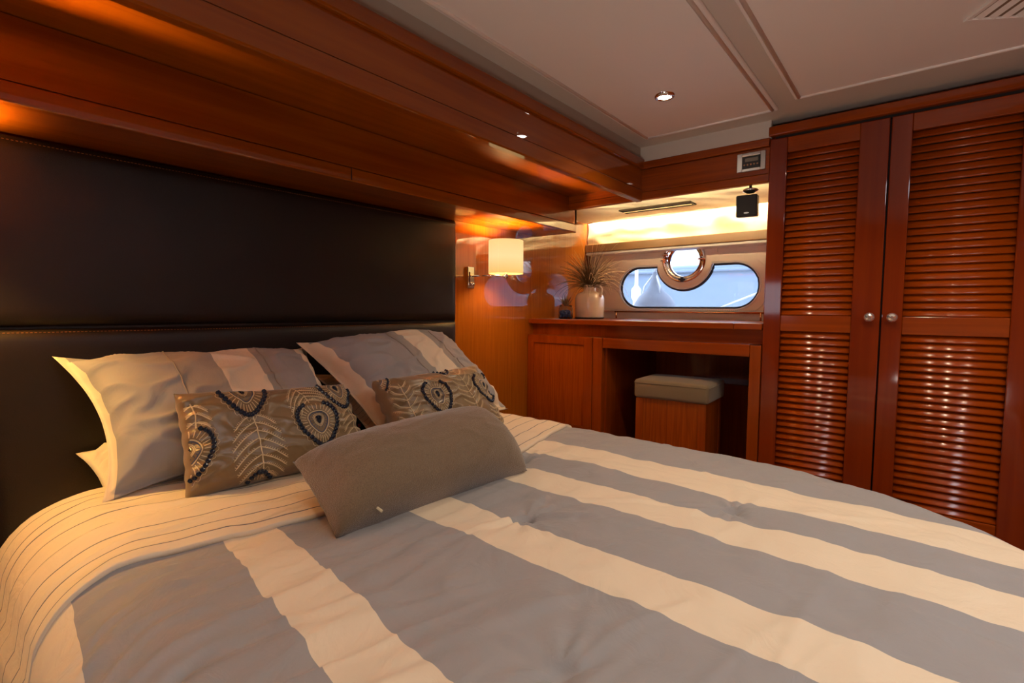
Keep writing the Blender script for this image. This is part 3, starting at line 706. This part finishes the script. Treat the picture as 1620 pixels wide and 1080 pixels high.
for i in range(26):
    a = i*2.4; th = 0.15+0.85*(i/26); Lh = rs.uniform(0.055, 0.085)
    bm = bmesh.new(); dr = Vector((math.sin(th)*math.cos(a), math.sin(th)*math.sin(a), math.cos(th))); sd = Vector((-math.sin(a), math.cos(a), 0)); nn = dr.cross(sd)
    prev = None
    for k, wd_ in enumerate((0.6, 1.0, 0.8, 0.45, 0.02)):
        c = dr*Lh*(k/4)+Vector((0, 0, 0.012)); ww = 0.0042*wd_
        ring = [bm.verts.new(c+sd*ww), bm.verts.new(c+nn*ww*0.35), bm.verts.new(c-sd*ww), bm.verts.new(c-nn*ww*0.35)]
        if prev:
            for q in range(4): bm.faces.new((prev[q], prev[(q+1) % 4], ring[(q+1) % 4], ring[q]))
        prev = ring
    link('leaf', bm, M['leaf'], su, True)

# ---------------------------------------------------------------- bed
BXL, BXR = 0.10, 1.74; BC = (BXL+BXR)/2; BR = (BXR-BXL)/2; BYF = -1.33
def half(y): return BR if y > BYF else math.sqrt(max(0.0, BR*BR-(BYF-y)**2))
def edist(x, y):
    if y > BYF: return BR-abs(x-BC)
    return BR-math.hypot(x-BC, y-BYF)
TOP = 0.640
TUFTS = [(0.844, -1.10), (1.192, -1.431), (0.51, -1.413), (1.18, -0.83)]
def surf(x, y, off=0.0, wr=1.0):
    d = max(0.0, edist(x, y)); r = 0.115 if x > BC else 0.17
    z = TOP+off+0.012*min(1, d/0.5)-0.032*math.exp(-(y/0.16)**2)
    if d < r: z -= r-math.sqrt(max(0, r*r-(r-d)**2))
    k = wr
    left = max(0.0, min(1.0, (0.75-x)/0.5))
    n1 = noise.noise(Vector((x*2.2+5, y*2.6, 1.7)))
    n2 = noise.noise(Vector((x*2.0+y*1.2, y*15+x*3.0, 4.1)))     # creases across the bed
    n3 = noise.noise(Vector((x*11, y*11, 9.0)))
    n4 = noise.noise(Vector((x*6+y*5, y*6-x*5, 2.0)))
    n5 = noise.noise(Vector((x*4+y*22, y*5-x*17, 6.0)))
    rd = max(0.0, 1-abs(noise.noise(Vector((x*2.6+y*2, y*13+x*2.6, 11.0))))*5)
    z += k*(0.005*n1+0.0060*n2*(0.4+left)+0.0055*rd*(0.2+left)+0.0040*n3+0.0045*(1-abs(n4)*3.5)*(0.5)+0.0022*n5)
    return z
CREASES = [((0.154, -1.023), (0.205, -1.018), 0.0055, 0.014), ((0.205, -1.018), (0.33, -1.05), 0.0065, 0.013), ((0.33, -1.05), (0.42, -1.094), 0.005, 0.013), ((0.42, -1.094), (0.56, -1.171), 0.003, 0.012), ((0.123, -0.944), (0.203, -0.908), 0.005, 0.012), ((0.203, -0.908), (0.276, -0.926), 0.004, 0.012), ((0.139, -0.861), (0.273, -0.818), 0.0045, 0.011), ((0.163, -0.809), (0.301, -0.771), 0.003, 0.01), ((0.295, -0.873), (0.363, -0.877), 0.003, 0.01), ((0.391, -0.91), (0.634, -1.042), 0.0028, 0.007), ((0.378, -0.936), (0.622, -1.074), -0.0028, 0.007), ((0.642, -1.051), (0.921, -1.108), 0.003, 0.008), ((1.283, -0.878), (1.308, -1.142), 0.003, 0.01), ((0.987, -1.126), (1.205, -1.428), 0.0035, 0.01), ((1.205, -1.428), (1.339, -1.726), 0.003, 0.012), ((0.386, -1.233), (0.637, -1.344), 0.003, 0.014), ((0.857, -1.102), (0.804, -1.191), 0.004, 0.01), ((0.853, -1.093), (0.936, -1.215), 0.0045, 0.009), ((0.734, -1.065), (0.853, -1.093), 0.004, 0.009), ((1.722, -1.021), (1.368, -1.333), 0.003, 0.01), ((0.515, -1.404), (0.735, -1.486), 0.004, 0.013), ((0.511, -1.323), (0.515, -1.404), 0.004, 0.012)]
def tufts(x, y):
    h = 0.0
    for (ax, ay), (bx_, by_), am, cw in CREASES:
        ex_, ey_ = bx_-ax, by_-ay; LL = ex_*ex_+ey_*ey_
        t = ((x-ax)*ex_+(y-ay)*ey_)/LL
        if -0.15 < t < 1.15:
            tt = min(1, max(0, t)); q = ((x-ax)*ey_-(y-ay)*ex_)/math.sqrt(LL)/cw+0.5*noise.noise(Vector((x*9, y*9, 3)))
            if abs(q) < 3:
                fade = 1 if 0 <= t <= 1 else 1-(abs(t-tt)/0.15)
                h += am*fade*(math.exp(-q*q)-0.55*math.exp(-(q-1.1)**2))
    for tx, ty in TUFTS:
        dx, dy = x-tx, y-ty; r = math.hypot(dx, dy)
        if r < 0.32:
            th = math.atan2(dy, dx)
            h -= 0.018*math.exp(-(r/0.022)**2)+0.006*math.exp(-(r/0.09)**2)
            h += 0.0055*math.exp(-r/0.075)*math.cos(7*th+tx*9+3*math.sin(2*th))*min(1, r/0.02)
    # press folds
    for fy, am, sl_ in ((-0.985, 0.0025, 0.05), (-1.02, -0.002, 0.05), (-1.105, 0.003, 0.10), (-1.62, 0.0022, -0.04)):
        q = (y-fy-sl_*(x-0.5))/0.008
        if abs(q) < 4: h += am*math.exp(-q*q)*max(0, min(1, (1.2-x)/0.5))
    for fx in (0.93, 1.33):
        q = (x-fx-0.03*math.sin(y*3))/0.009
        if abs(q) < 4: h -= 0.0018*math.exp(-q*q)
    return h
def cover(name, y0f, y1, off, mat, nx, ny, skirt, flare, uvmode, tuft=True, wr=1.0, thick=0.0, zbot=0.2, foot=False):
    """cloth over the bed from y0f(x) (head side) to y1f(x) (foot side)"""
    bm = bmesh.new(); uvl = bm.loops.layers.uv.new('UVMap'); g = []; uv = {}
    NS = 14
    for j in range(ny+1):
        v_ = j/ny; row = []
        for i in range(-NS, nx+NS+1):
            ii = min(max(i, 0), nx); u = ii/nx
            u = u+0.0*u; xx0 = BXL+(BXR-BXL)*u
            ya, yb = y0f(xx0), y1(xx0)
            if foot:
                s_ = math.sin(v_*PI/2) if True else v_
                yb = BYF-BR+0.0004
                # denser rows near the foot tip
                y = ya+(yb-ya)*(1-(1-v_)**1.6)
            else: y = ya+(yb-ya)*v_
            hw = half(y); x = BC+(2*u-1)*hw
            if i < 0 or i > nx:
                k = (-i if i < 0 else i-nx)/NS
                # outward direction
                if y > BYF: nxv, nyv = (-1, 0) if i < 0 else (1, 0)
                else:
                    nxv, nyv = (x-BC)/BR, (y-BYF)/BR
                zt = surf(x, y, off, wr)
                arc = y if y > BYF else BYF-BR*math.asin(min(1, (BYF-y)/BR))
                fold = math.sin(arc*21+(5 if i < 0 else 1))*0.012+noise.noise(Vector((arc*7, k*2, 3 if i < 0 else 8)))*0.016
                out = flare*k+fold*k+off*0.6
                px, py, pz = x+nxv*out, y+nyv*out, zt+(zbot-zt)*k*skirt
                bulge = 0.006*math.sin(min(1, k*3)*PI)
                px += nxv*bulge; py += nyv*bulge
            else:
                px, py = x, y; pz = surf(x, y, off, wr)+(tufts(x, y) if tuft else 0)
            vt = bm.verts.new((px, py, pz)); row.append(vt)
            ex_ = (-i if i < 0 else (i-nx if i > nx else 0))/NS*0.4*skirt
            if uvmode == 'duvet':
                uu = (x-ex_ if i < 0 else x+ex_)
                wob = 0.003*noise.noise(Vector((y*9, round(x*3), 1)))+0.003*noise.noise(Vector((y*30, round(x*3), 5)))
                uu += 0.115*max(0, -y-0.70)*max(0, min(1, (0.68-uu)/0.3))
                uv[vt] = (max(0.0, min(0.999, (uu+wob)/W2)), -y)
            elif mat == M['pin']: uv[vt] = (0.5, (yb-y)+2.03)
            else: uv[vt] = (0.5, -y)
        g.append(row)
    n = nx+2*NS
    for j in range(ny):
        for i in range(n):
            f = bm.faces.new((g[j][i], g[j+1][i], g[j+1][i+1], g[j][i+1])); f.smooth = True
            for l in f.loops: l[uvl].uv = uv[l.vert]
    o = link(name, bm, mat)
    if thick:
        m_ = o.modifiers.new('thickness', 'SOLIDIFY'); m_.thickness = thick; m_.offset = -1
    return o
# bed frame and mattress
bed = tag(empty('bed', (BC, -1.0, 0.0), 'round-footed double bed against the leather headboard', 'bed'))
def rounded(name, inset, z0, z1, r, m):
    bm = bmesh.new(); lo = []
    pts = [(BXR-inset, -0.03)]+[(BC+(BR-inset)*math.cos(a), BYF+(BR-inset)*math.sin(a)) for a in [-PI*i/40 for i in range(41)]]+[(BXL+inset, -0.03)]
    lv = [(z0, 0)]+[(z1-r+r*math.sin(PI/2*k/5), r-r*math.cos(PI/2*k/5)) for k in range(6)]
    for z, ins in lv:
        ring = []
        for (x, y) in pts:
            dx, dy = x-BC, min(0, y-BYF); q = math.hypot(dx, dy)
            ring.append(bm.verts.new((x-dx/q*ins-BC, y-dy/q*ins+1.0, z)))
        lo.append(ring)
    for a, b in zip(lo, lo[1:]):
        for i in range(len(pts)):
            j = (i+1) % len(pts); bm.faces.new((a[i], a[j], b[j], b[i]))
    bm.faces.new(lo[0][::-1]); bm.faces.new(lo[-1]); bmesh.ops.recalc_face_normals(bm, faces=bm.faces)
    return link(name, bm, m, bed, False)
rounded('bed_base', 0.06, 0.0, 0.34, 0.01, M['wx'])
rounded('mattress', 0.045, 0.341, 0.588, 0.11, M['mattress'])
fs = cover('fitted_sheet', lambda x: -0.030, lambda x: -0.42, -0.018, M['mattress'], 80, 24, 0.55, 0.0, 'sheet', False, 0.4)
tag(fs, 'plain cream fitted sheet covering the head of the mattress', 'sheet')
def fold_y(x):
    t = (x-BXL)/(BXR-BXL); return -0.665-0.15*math.sin(PI*min(1, max(0, t)))**1.3
dv = cover('duvet', lambda x: fold_y(x)+0.10, None or (lambda x: -2.15), 0.0, M['duvet'], 240, 300, 1.0, 0.05, 'duvet', True, 1.0, foot=True, thick=0.0)
tag(dv, 'grey and cream broad-striped duvet spread over the bed', 'duvet')
sh = cover('turned_back_sheet', lambda x: -0.16-0.10*math.sin(PI*(x-BXL)/(BXR-BXL)), fold_y, 0.010, M['pin'], 200, 90, 1.0, 0.03, 'sheet', False, 0.9, thick=0.012)
tag(sh, 'cream pinstriped turned-back sheet between the pillows and striped duvet', 'sheet')

# ---------------------------------------------------------------- pillows
class Pil:
    """soft cushion on four world corners TL TR BL BR; f(u,v,side) gives a surface point"""
    def __init__(s, TL, TR, BL, BR_, T, pinch=0.05, flange=0.0, seed=1, wr=0.004, back=None, pw=0.42, sag=0.0, pu=2.6, pv=2.4, ga=0.35):
        s.pu, s.pv, s.ga = pu, pv, ga
        s.c = [Vector(q) for q in (TL, TR, BL, BR_)]; s.T = T; s.pinch = pinch; s.fl = flange; s.seed = seed; s.wr = wr; s.pw = pw
        s.back = T if back is None else back; s.sag = sag
        s.o = sum(s.c, Vector())/4
        e1 = (s.c[1]-s.c[0]+s.c[3]-s.c[2]).normalized(); e2 = (s.c[0]-s.c[2]+s.c[1]-s.c[3]).normalized()
        s.n = e1.cross(e2).normalized()
        if s.n.y > 0: s.n = -s.n
        s.e1, s.e2 = e1, e2; s.L1 = ((s.c[1]-s.c[0]).length+(s.c[3]-s.c[2]).length)/2; s.L2 = ((s.c[0]-s.c[2]).length+(s.c[1]-s.c[3]).length)/2
    def p(s, u, v, side=1, lift=0.0):   # u, v in 0..1
        a, b = 2*u-1, 2*v-1
        uu = a*(1-s.pinch*(1-b*b)*abs(a)**3); vv = b*(1-s.pinch*1.3*(1-a*a)*abs(b)**3)
        U, V = (uu+1)/2, (vv+1)/2
        q = s.c[2].lerp(s.c[3], U).lerp(s.c[0].lerp(s.c[1], U), V)
        f1 = 1-s.fl/s.L1*2; f2 = 1-s.fl/s.L2*2
        A, B = abs(a)/f1, abs(b)/f2
        h = 0.0
        if A < 1 and B < 1: h = ((1-A**s.pu)*(1-B**s.pv))**s.pw
        w_ = 0
        if s.wr:
            ed = max(A, B)
            w_ = s.wr*(noise.noise(Vector((u*3+s.seed, v*3, s.seed)))*1.3+noise.noise(Vector((u*9+v*4+s.seed, v*8, s.seed+3)))*0.7*min(1, ed*1.1)
                 + (1-min(1, abs(noise.noise(Vector((u*5-v*4, u*3+v*6+s.seed, 7))))*5))*0.8)
            # gathers running in from the side seams
            w_ += s.wr*s.ga*math.sin(v*38+3*math.sin(u*6+s.seed))*max(0, (A-0.72)/0.28)*(1 if A < 1 else 0)
        T = s.T if side > 0 else s.back
        hh = T*h+max(0.0015, 0)+w_*min(1, h*3+0.12)+lift
        z = s.n*hh*(1 if side > 0 else -1)
        q = q+z-Vector((0, 0, 1))*s.sag*h
        return q
    def mesh(s, name, mat, parent=None, nu=72, nv=48):
        bm = bmesh.new(); uvl = bm.loops.layers.uv.new('UVMap')
        def sp(i, n):
            t = i/n; return t
        F = [[bm.verts.new(s.p(sp(i, nu), sp(j, nv), 1)-s.o) for j in range(nv+1)] for i in range(nu+1)]
        Bk = [[F[i][j] if i in (0, nu) or j in (0, nv) else bm.verts.new(s.p(sp(i, nu), sp(j, nv), -1)-s.o) for j in range(nv+1)] for i in range(nu+1)]
        uvs = {}
        for G in (F, Bk):
            for i in range(nu+1):
                for j in range(nv+1): uvs[G[i][j]] = (min(.999, i/nu), j/nv)
        for i in range(nu):
            for j in range(nv):
                for G, fl in ((F, 0), (Bk, 1)):
                    q = (G[i][j], G[i+1][j], G[i+1][j+1], G[i][j+1])
                    f = bm.faces.new(q[::-1] if fl else q); f.smooth = True
                    for l in f.loops: l[uvl].uv = uvs[l.vert]
        bmesh.ops.recalc_face_normals(bm, faces=bm.faces)
        o = link(name, bm, mat, parent)
        if not parent: o.location = s.o
        return o
V = Vector
# plain pinstripe pillows behind
u1 = Pil((0.268, -0.06, 0.715), (0.88, -0.06, 0.76), (0.285, -0.27, 0.625), (0.90, -0.31, 0.645), 0.06, 0.05, 0.015, 11, 0.016)
o = u1.mesh('under_pillow', M['mattress'], None, 48, 32); tag(o, 'cream pillow tucked behind the left striped pillow', 'pillow')
u2 = Pil((0.93, -0.05, 0.86), (1.66, -0.05, 0.80), (0.985, -0.33, 0.665), (1.70, -0.33, 0.655), 0.055, 0.05, 0.02, 12, 0.006)
o = u2.mesh('under_pillow', M['pinpillow'], None, 48, 32); tag(o, 'cream pinstriped pillow tucked behind the right striped pillow', 'pillow')
for (uu, pp) in ((u1, o),): pass
s1 = Pil((0.232, -0.055, 0.972), (0.905, -0.06, 0.962), (0.262, -0.345, 0.655), (0.925, -0.37, 0.665), 0.115, 0.15, 0.018, 21, 0.010, back=0.02, pw=0.5, pu=3.4, pv=3.0)
sh1 = s1.mesh('pillow_sham', M['sham1'], None, 110, 72); tag(sh1, 'grey and cream striped pillow at the left of the bed', 'pillow')
s2 = Pil((0.852, -0.085, 0.980), (1.50, -0.09, 0.998), (0.955, -0.435, 0.695), (1.60, -0.40, 0.688), 0.120, 0.06, 0.018, 33, 0.010, back=0.02, pw=0.5, pu=3.4, pv=3.0)
sh2 = s2.mesh('pillow_sham', M['sham2'], None, 110, 72); tag(sh2, 'grey and cream striped pillow at the right, by the wall lamp', 'pillow')
def seam(P, u, par):
    bm = bmesh.new(); tube(bm, [P.p(u, v_/30, 1, 0.001)-P.o for v_ in range(1, 30)], 0.0018, 5); link('piping_seam', bm, M['sham_seam'], par, True)
M['sham_seam'] = simple('sham_seam_grey', (0.27, 0.24, 0.21), 0.8)
seam(s1, 0.305, sh1); seam(s1, 0.655, sh1); seam(s2, 0.40, sh2); seam(s2, 0.70, sh2)
# little red woven tags
for P, q, nm in ((u1, (0.0, 0.05), 'left'), (u2, (0.0, 0.10), 'right')):
    pass

for P_, q in ((u1, (0.289, -0.118, 0.622)), (u2, (1.039, -0.185, 0.677))):
    par = [o for o in COL.objects if o.name.startswith('under_pillow') and (o.location-P_.o).length < 1e-4][0]
    L_ = bxs((-0.011, 0.0, -0.002, 0.002, -0.006, 0.006)); t_ = link('tag', L_, M['tagred'], par); t_.location = Vector(q)-P_.o; tag(t_, 'small dark red woven tag')
    link('tag_edge', bxs((0.0, 0.006, -0.002, 0.002, -0.006, 0.006)), M['black'], t_)
# embroidered cushions
class Emb:
    def __init__(s, P): s.P = P; s.thread = bmesh.new(); s.blue = bmesh.new(); s.bead = bmesh.new(); s.ar = P.L1/P.L2
    def ok(s, u, v): return 0.012 < u < 0.988 and 0.015 < v < 0.985
    def line(s, bm, pts, w_, lift=0.001):
        run = []
        def flush():
            if len(run) > 1:
                prev = None
                for i, (u, v) in enumerate(run):
                    a = run[max(0, i-1)]; b = run[min(len(run)-1, i+1)]
                    dx, dy = (b[0]-a[0])*s.P.L1, (b[1]-a[1])*s.P.L2; L_ = math.hypot(dx, dy) or 1
                    ox, oy = -dy/L_*w_/2/s.P.L1, dx/L_*w_/2/s.P.L2
                    A = bm.verts.new(s.P.p(u+ox, v+oy, 1, lift)-s.P.o); C_ = bm.verts.new(s.P.p(u, v, 1, lift+w_*0.35)-s.P.o); B = bm.verts.new(s.P.p(u-ox, v-oy, 1, lift)-s.P.o)
                    if prev: bm.faces.new((prev[0], A, C_, prev[1])); bm.faces.new((prev[1], C_, B, prev[2]))
                    prev = (A, C_, B)
            run.clear()
        for q in pts:
            if s.ok(*q): run.append(q)
            else: flush()
        flush()
    def at(s, c, ang, sc, x, y):     # local (x, y) in eye units -> uv
        ca, sa = math.cos(ang), math.sin(ang)
        X, Y = (x*ca-y*sa)*sc, (x*sa+y*ca)*sc
        return (c[0]+X/s.P.L1, c[1]+Y/s.P.L2)
    def sh(s, t, r=1.0): return (r*0.97*math.sin(t)*(1-0.27*math.cos(t)), -r*(math.cos(t)+0.20*max(0, math.cos(t))**4))
    def drop(s, k, n, r=1.0, tip=0.22):
        pts = []
        for i in range(n+1):
            t = 2*PI*i/n; q = -math.cos(t)         # t = 0 : tip (bottom)
            pts.append(s.sh(t, r))
        return pts
    def eye(s, u, v, sc, ang=0.0):
        c = (u, v); D = lambda x, y: s.at(c, ang, sc, x, y)
        outer = s.drop(0, 64, 1.0)
        zz = []
        for i in range(0, 97):
            t = 2*PI*i/96; zz.append(D(*s.sh(t, 1.15 if i % 4 < 2 else 1.24)))
        s.line(s.thread, zz, 0.0012)
        for i in range(34):
            t = 2*PI*(i+0.5)/34
            if abs(t-PI) < 0.42: continue
            q = D(*s.sh(t, 1.0))
            if s.ok(*q):
                p = s.P.p(q[0], q[1], 1, 0.0025)-s.P.o
                M4 = Matrix.Translation(p) @ s.P.n.to_track_quat('Z', 'Y').to_matrix().to_4x4() @ Matrix.Diagonal((1.0, 1.0, 0.6, 1))
                bmesh.ops.create_icosphere(s.bead, subdivisions=1, radius=sc*0.125, matrix=M4)
        for i in range(30):
            t = 2*PI*(i+0.5)/30
            a = [s.sh(t, rr) for rr in (0.60, 0.67, 0.74, 0.82, 0.90)]
            s.line(s.thread, [D(*q) for q in a], 0.0021)
        s.line(s.thread, [D(x, y) for x, y in s.drop(0, 40, 0.52, 0.35)], 0.0028, 0.0015)
        s.line(s.blue, [D(x, y) for x, y in s.drop(0, 40, 0.46, 0.35)], 0.0024, 0.0012)
        for i in range(18):
            t = 2*PI*(i+.5)/18; s.line(s.blue, [D(rr*math.sin(t), 0.06-rr*math.cos(t)) for rr in (0.30, 0.36, 0.42)], 0.0014)
        for r_ in (0.28, 0.22):
            s.line(s.thread, [D(x*0.95, y+0.08) for x, y in s.drop(0, 28, r_, 0.1)], 0.0018)
        for r_ in (0.04, 0.09, 0.13):
            s.line(s.bead, [D(x*0.8, y*1.25+0.1) for x, y in s.drop(0, 18, r_, 0)], 0.0032, 0.0015)
    def feather(s, u0, v0, u1_, v1_, hw, n=9, down=True, only=0, s0=0.0):
        """spine from (u0,v0) to (u1,v1); barbs sweep outward towards the end"""
        L1, L2 = s.P.L1, s.P.L2
        dx, dy = (u1_-u0)*L1, (v1_-v0)*L2; Ln = math.hypot(dx, dy); dx /= Ln; dy /= Ln; px, py = -dy, dx
        sp_ = [(u0+(u1_-u0)*t/20+0.006*math.sin(t/20*PI)/1, v0+(v1_-v0)*t/20) for t in range(21)]
        s.line(s.thread, sp_, 0.0030, 0.0012)
        for i in range(n):
            t = s0+(1-s0)*(i+0.3)/n
            for sd in (-1, 1):
                if only and sd != only: continue
                w_ = hw*(0.62+0.38*math.sin(PI*min(1, t*0.9+0.12)))
                pts = []
                for k in range(13):
                    q = k/12; al = q*w_*0.62*(0.55+0.45*q); ac = q*w_*(1-0.10*q)
                    X = t*Ln+al; pts.append((u0+(dx*X+px*sd*ac)/L1, v0+(dy*X+py*sd*ac)/L2))
                s.line(s.thread, pts, 0.0027)
                for k in range(2, 13):   # little chevron stitches
                    a = pts[k]; 
                    for e in (-1, 1):
                        s.line(s.thread, [a, (a[0]+(dx*e*0.0035+px*sd*0.0045)/L1, a[1]+(dy*e*0.0035+py*sd*0.0045)/L2)], 0.0015)
    def done(s, par):
        for nm, b, m in (('thread_embroidery', s.thread, M['cream']), ('blue_embroidery', s.blue, M['blue']), ('navy_bead_edging', s.bead, M['navy'])):
            tag(link(nm, b, m, par, False), kind='stuff')
c1 = Pil((0.400, -0.375, 0.893), (0.842, -0.39, 0.868), (0.392, -0.455, 0.652), (0.85, -0.50, 0.655), 0.066, 0.04, 0.0, 41, 0.005, pu=4.0, ga=1.3)
cu1 = c1.mesh('embroidered_cushion', M['silk'], None, 110, 70); tag(cu1, 'bronze silk cushion with peacock feather embroidery, left of the two', 'cushion')
e1 = Emb(c1)
e1.eye(0.315, 0.955, 0.058); e1.feather(0.325, 0.70, 0.345, 0.04, 0.064, 8)
e1.eye(0.005, 0.42, 0.052); e1.feather(0.045, 0.86, 0.05, 0.62, 0.034, 3)
e1.feather(0.610, 0.995, 0.665, 0.745, 0.060, 5); e1.eye(0.690, 0.52, 0.056, 0.05)
e1.eye(0.885, 0.90, 0.050, 0.15); e1.feather(0.925, 0.66, 0.94, 0.12, 0.042, 7)
e1.eye(0.33, -0.17, 0.055, PI)
e1.feather(0.70, 0.16, 0.70, -0.05, 0.05, 3)
e1.done(cu1)
c2 = Pil((0.906, -0.445, 0.876), (1.348, -0.455, 0.888), (0.925, -0.575, 0.662), (1.372, -0.590, 0.658), 0.064, 0.04, 0.0, 52, 0.005, pu=4.0, ga=1.3)
cu2 = c2.mesh('embroidered_cushion', M['silk'], None, 110, 70); tag(cu2, 'bronze silk peacock cushion leaning on the right striped pillow', 'cushion')
e2 = Emb(c2)
e2.eye(0.375, 0.60, 0.053, -0.05); e2.feather(0.40, 0.0, 0.385, 0.28, 0.035, 3)
e2.feather(0.70, 0.28, 0.645, 0.98, 0.048, 8); e2.eye(0.89, 0.63, 0.050, 0.05); e2.feather(0.915, 0.0, 0.90, 0.34, 0.034, 5)
e2.eye(0.0, 0.97, 0.035); e2.feather(0.12, 0.05, 0.105, 0.85, 0.042, 9)
e2.eye(0.72, 0.10, 0.04); e2.eye(0.56, 1.10, 0.045)
e2.done(cu2)
# bolster
b0 = Pil((0.512, -0.725, 0.772), (1.098, -0.690, 0.778), (0.512, -0.890, 0.655), (1.085, -0.915, 0.652), 0.118, 0.03, 0.0, 61, 0.0022, back=0.03, pw=0.50, pu=5.0)
bo = b0.mesh('bolster_cushion', M['bolster'], None, 96, 48); tag(bo, 'long taupe wool bolster cushion lying across the sheet fold', 'cushion')
bm = bmesh.new(); p0 = b0.p(0.14, 0.03, 1, 0.002)-b0.o; tube(bm, [p0, p0+V((0.004, -0.012, -0.006))], 0.003, 6); link('zip_pull', bm, M['keyhole'], bo)
for P, ob, q in ((u1, None, (0.262, -0.300, 0.648)), (u2, None, (1.005, -0.345, 0.675))): pass

# ---------------------------------------------------------------- outside
tag(box('hull_flare', (2.99, 3.36, -3.0, 0.6, 2.0, 2.05), M['boatwhite']), 'white deck edge overhanging the windows outside, above the frame', 'deck edge')
#: water, neighbouring boat, fender, ropes
tag(box('harbour_water', (3.2, 60, -40, 40, -0.62, -0.6), M['water']), kind=S)
nb = tag(empty('neighbouring_boat', (6.0, -1.0, -0.6), 'pale blue hull of the boat moored outside the window', 'boat'))
bm = bmesh.new(); g = []
for i in range(25):
    y = -9+i*0.75; row = []
    for (x, z) in ((0.45, 0.0), (0.15, 0.7), (0.0, 1.4), (-0.02, 2.21), (0.05, 2.25), (0.5, 2.25)):
        row.append(bm.verts.new((x+0.002*(y+1)**2, y+1, z+0.004*(y)**2*0.3)))
    g.append(row)
for i in range(24):
    for j in range(5): bm.faces.new((g[i][j], g[i+1][j], g[i+1][j+1], g[i][j+1]))
bmesh.ops.recalc_face_normals(bm, faces=bm.faces); link('hull', bm, M['boat'], nb, True)
bm = bmesh.new(); tube(bm, [(-0.04, -8, 2.19), (-0.04, 0, 2.17), (-0.02, 8, 2.20)], 0.02, 8); link('rub_rail', bm, M['boat'], nb, True)
link('cabin', bxs((0.5, 2.5, -3.5, 3.5, 2.2, 2.33), bev=0.08), M['boatwhite'], nb)
fe = tag(empty('fender', (3.35, -0.285, 0.97), 'round vinyl fender hanging on lines outside the long window', 'fender'))
bm = bmesh.new(); lathe(bm, [(0.0, -0.16), (0.07, -0.15), (0.125, -0.09), (0.148, 0.0), (0.138, 0.05), (0.108, 0.10), (0.062, 0.14), (0.036, 0.18), (0.026, 0.22), (0.018, 0.27), (0, 0.275)], 28, (0, 0, 0.13)); link('fender_body', bm, M['fender'], fe, True)
bm = bmesh.new(); tube(bm, [(0, 0, 0.40), (-0.02, 0.02, 1.03)], 0.008, 6); tube(bm, [(0, 0, 0.40), (-0.02, 0.07, 0.30), (-0.06, 0.09, 0.12)], 0.007, 6); tube(bm, [(0, 0, 0.40), (-0.04, -0.05, 0.30), (-0.09, -0.08, 0.12)], 0.007, 6)
link('fender_line', bm, M['rope'], fe, True)
mr = tag(empty('mooring_rope', (3.4, -1.2, 1.1), 'pale mooring line slanting across the right of the long window', 'rope'))
A_, B_ = Vector((5.95, 0.127, 1.117)), Vector((3.4, -0.943, 1.218)); dd = (B_-A_).normalized()
bm = bmesh.new(); tube(bm, [A_-dd*0.12-mr.location, B_-mr.location, B_+dd*0.25-mr.location], 0.008, 8); link('rope', bm, M['rope'], mr, True)
sn = tag(empty('stanchion', (4.4, 0.36, 0.0), 'white upright post outside the left end of the long window', 'post'))
bm = bmesh.new(); lathe(bm, [(0.0, 0), (0.03, 0), (0.03, 1.2), (0.045, 1.22), (0.045, 1.30), (0.016, 1.34), (0.016, 1.9), (0, 1.9)], 16); link('post', bm, M['boatwhite'], sn, True)
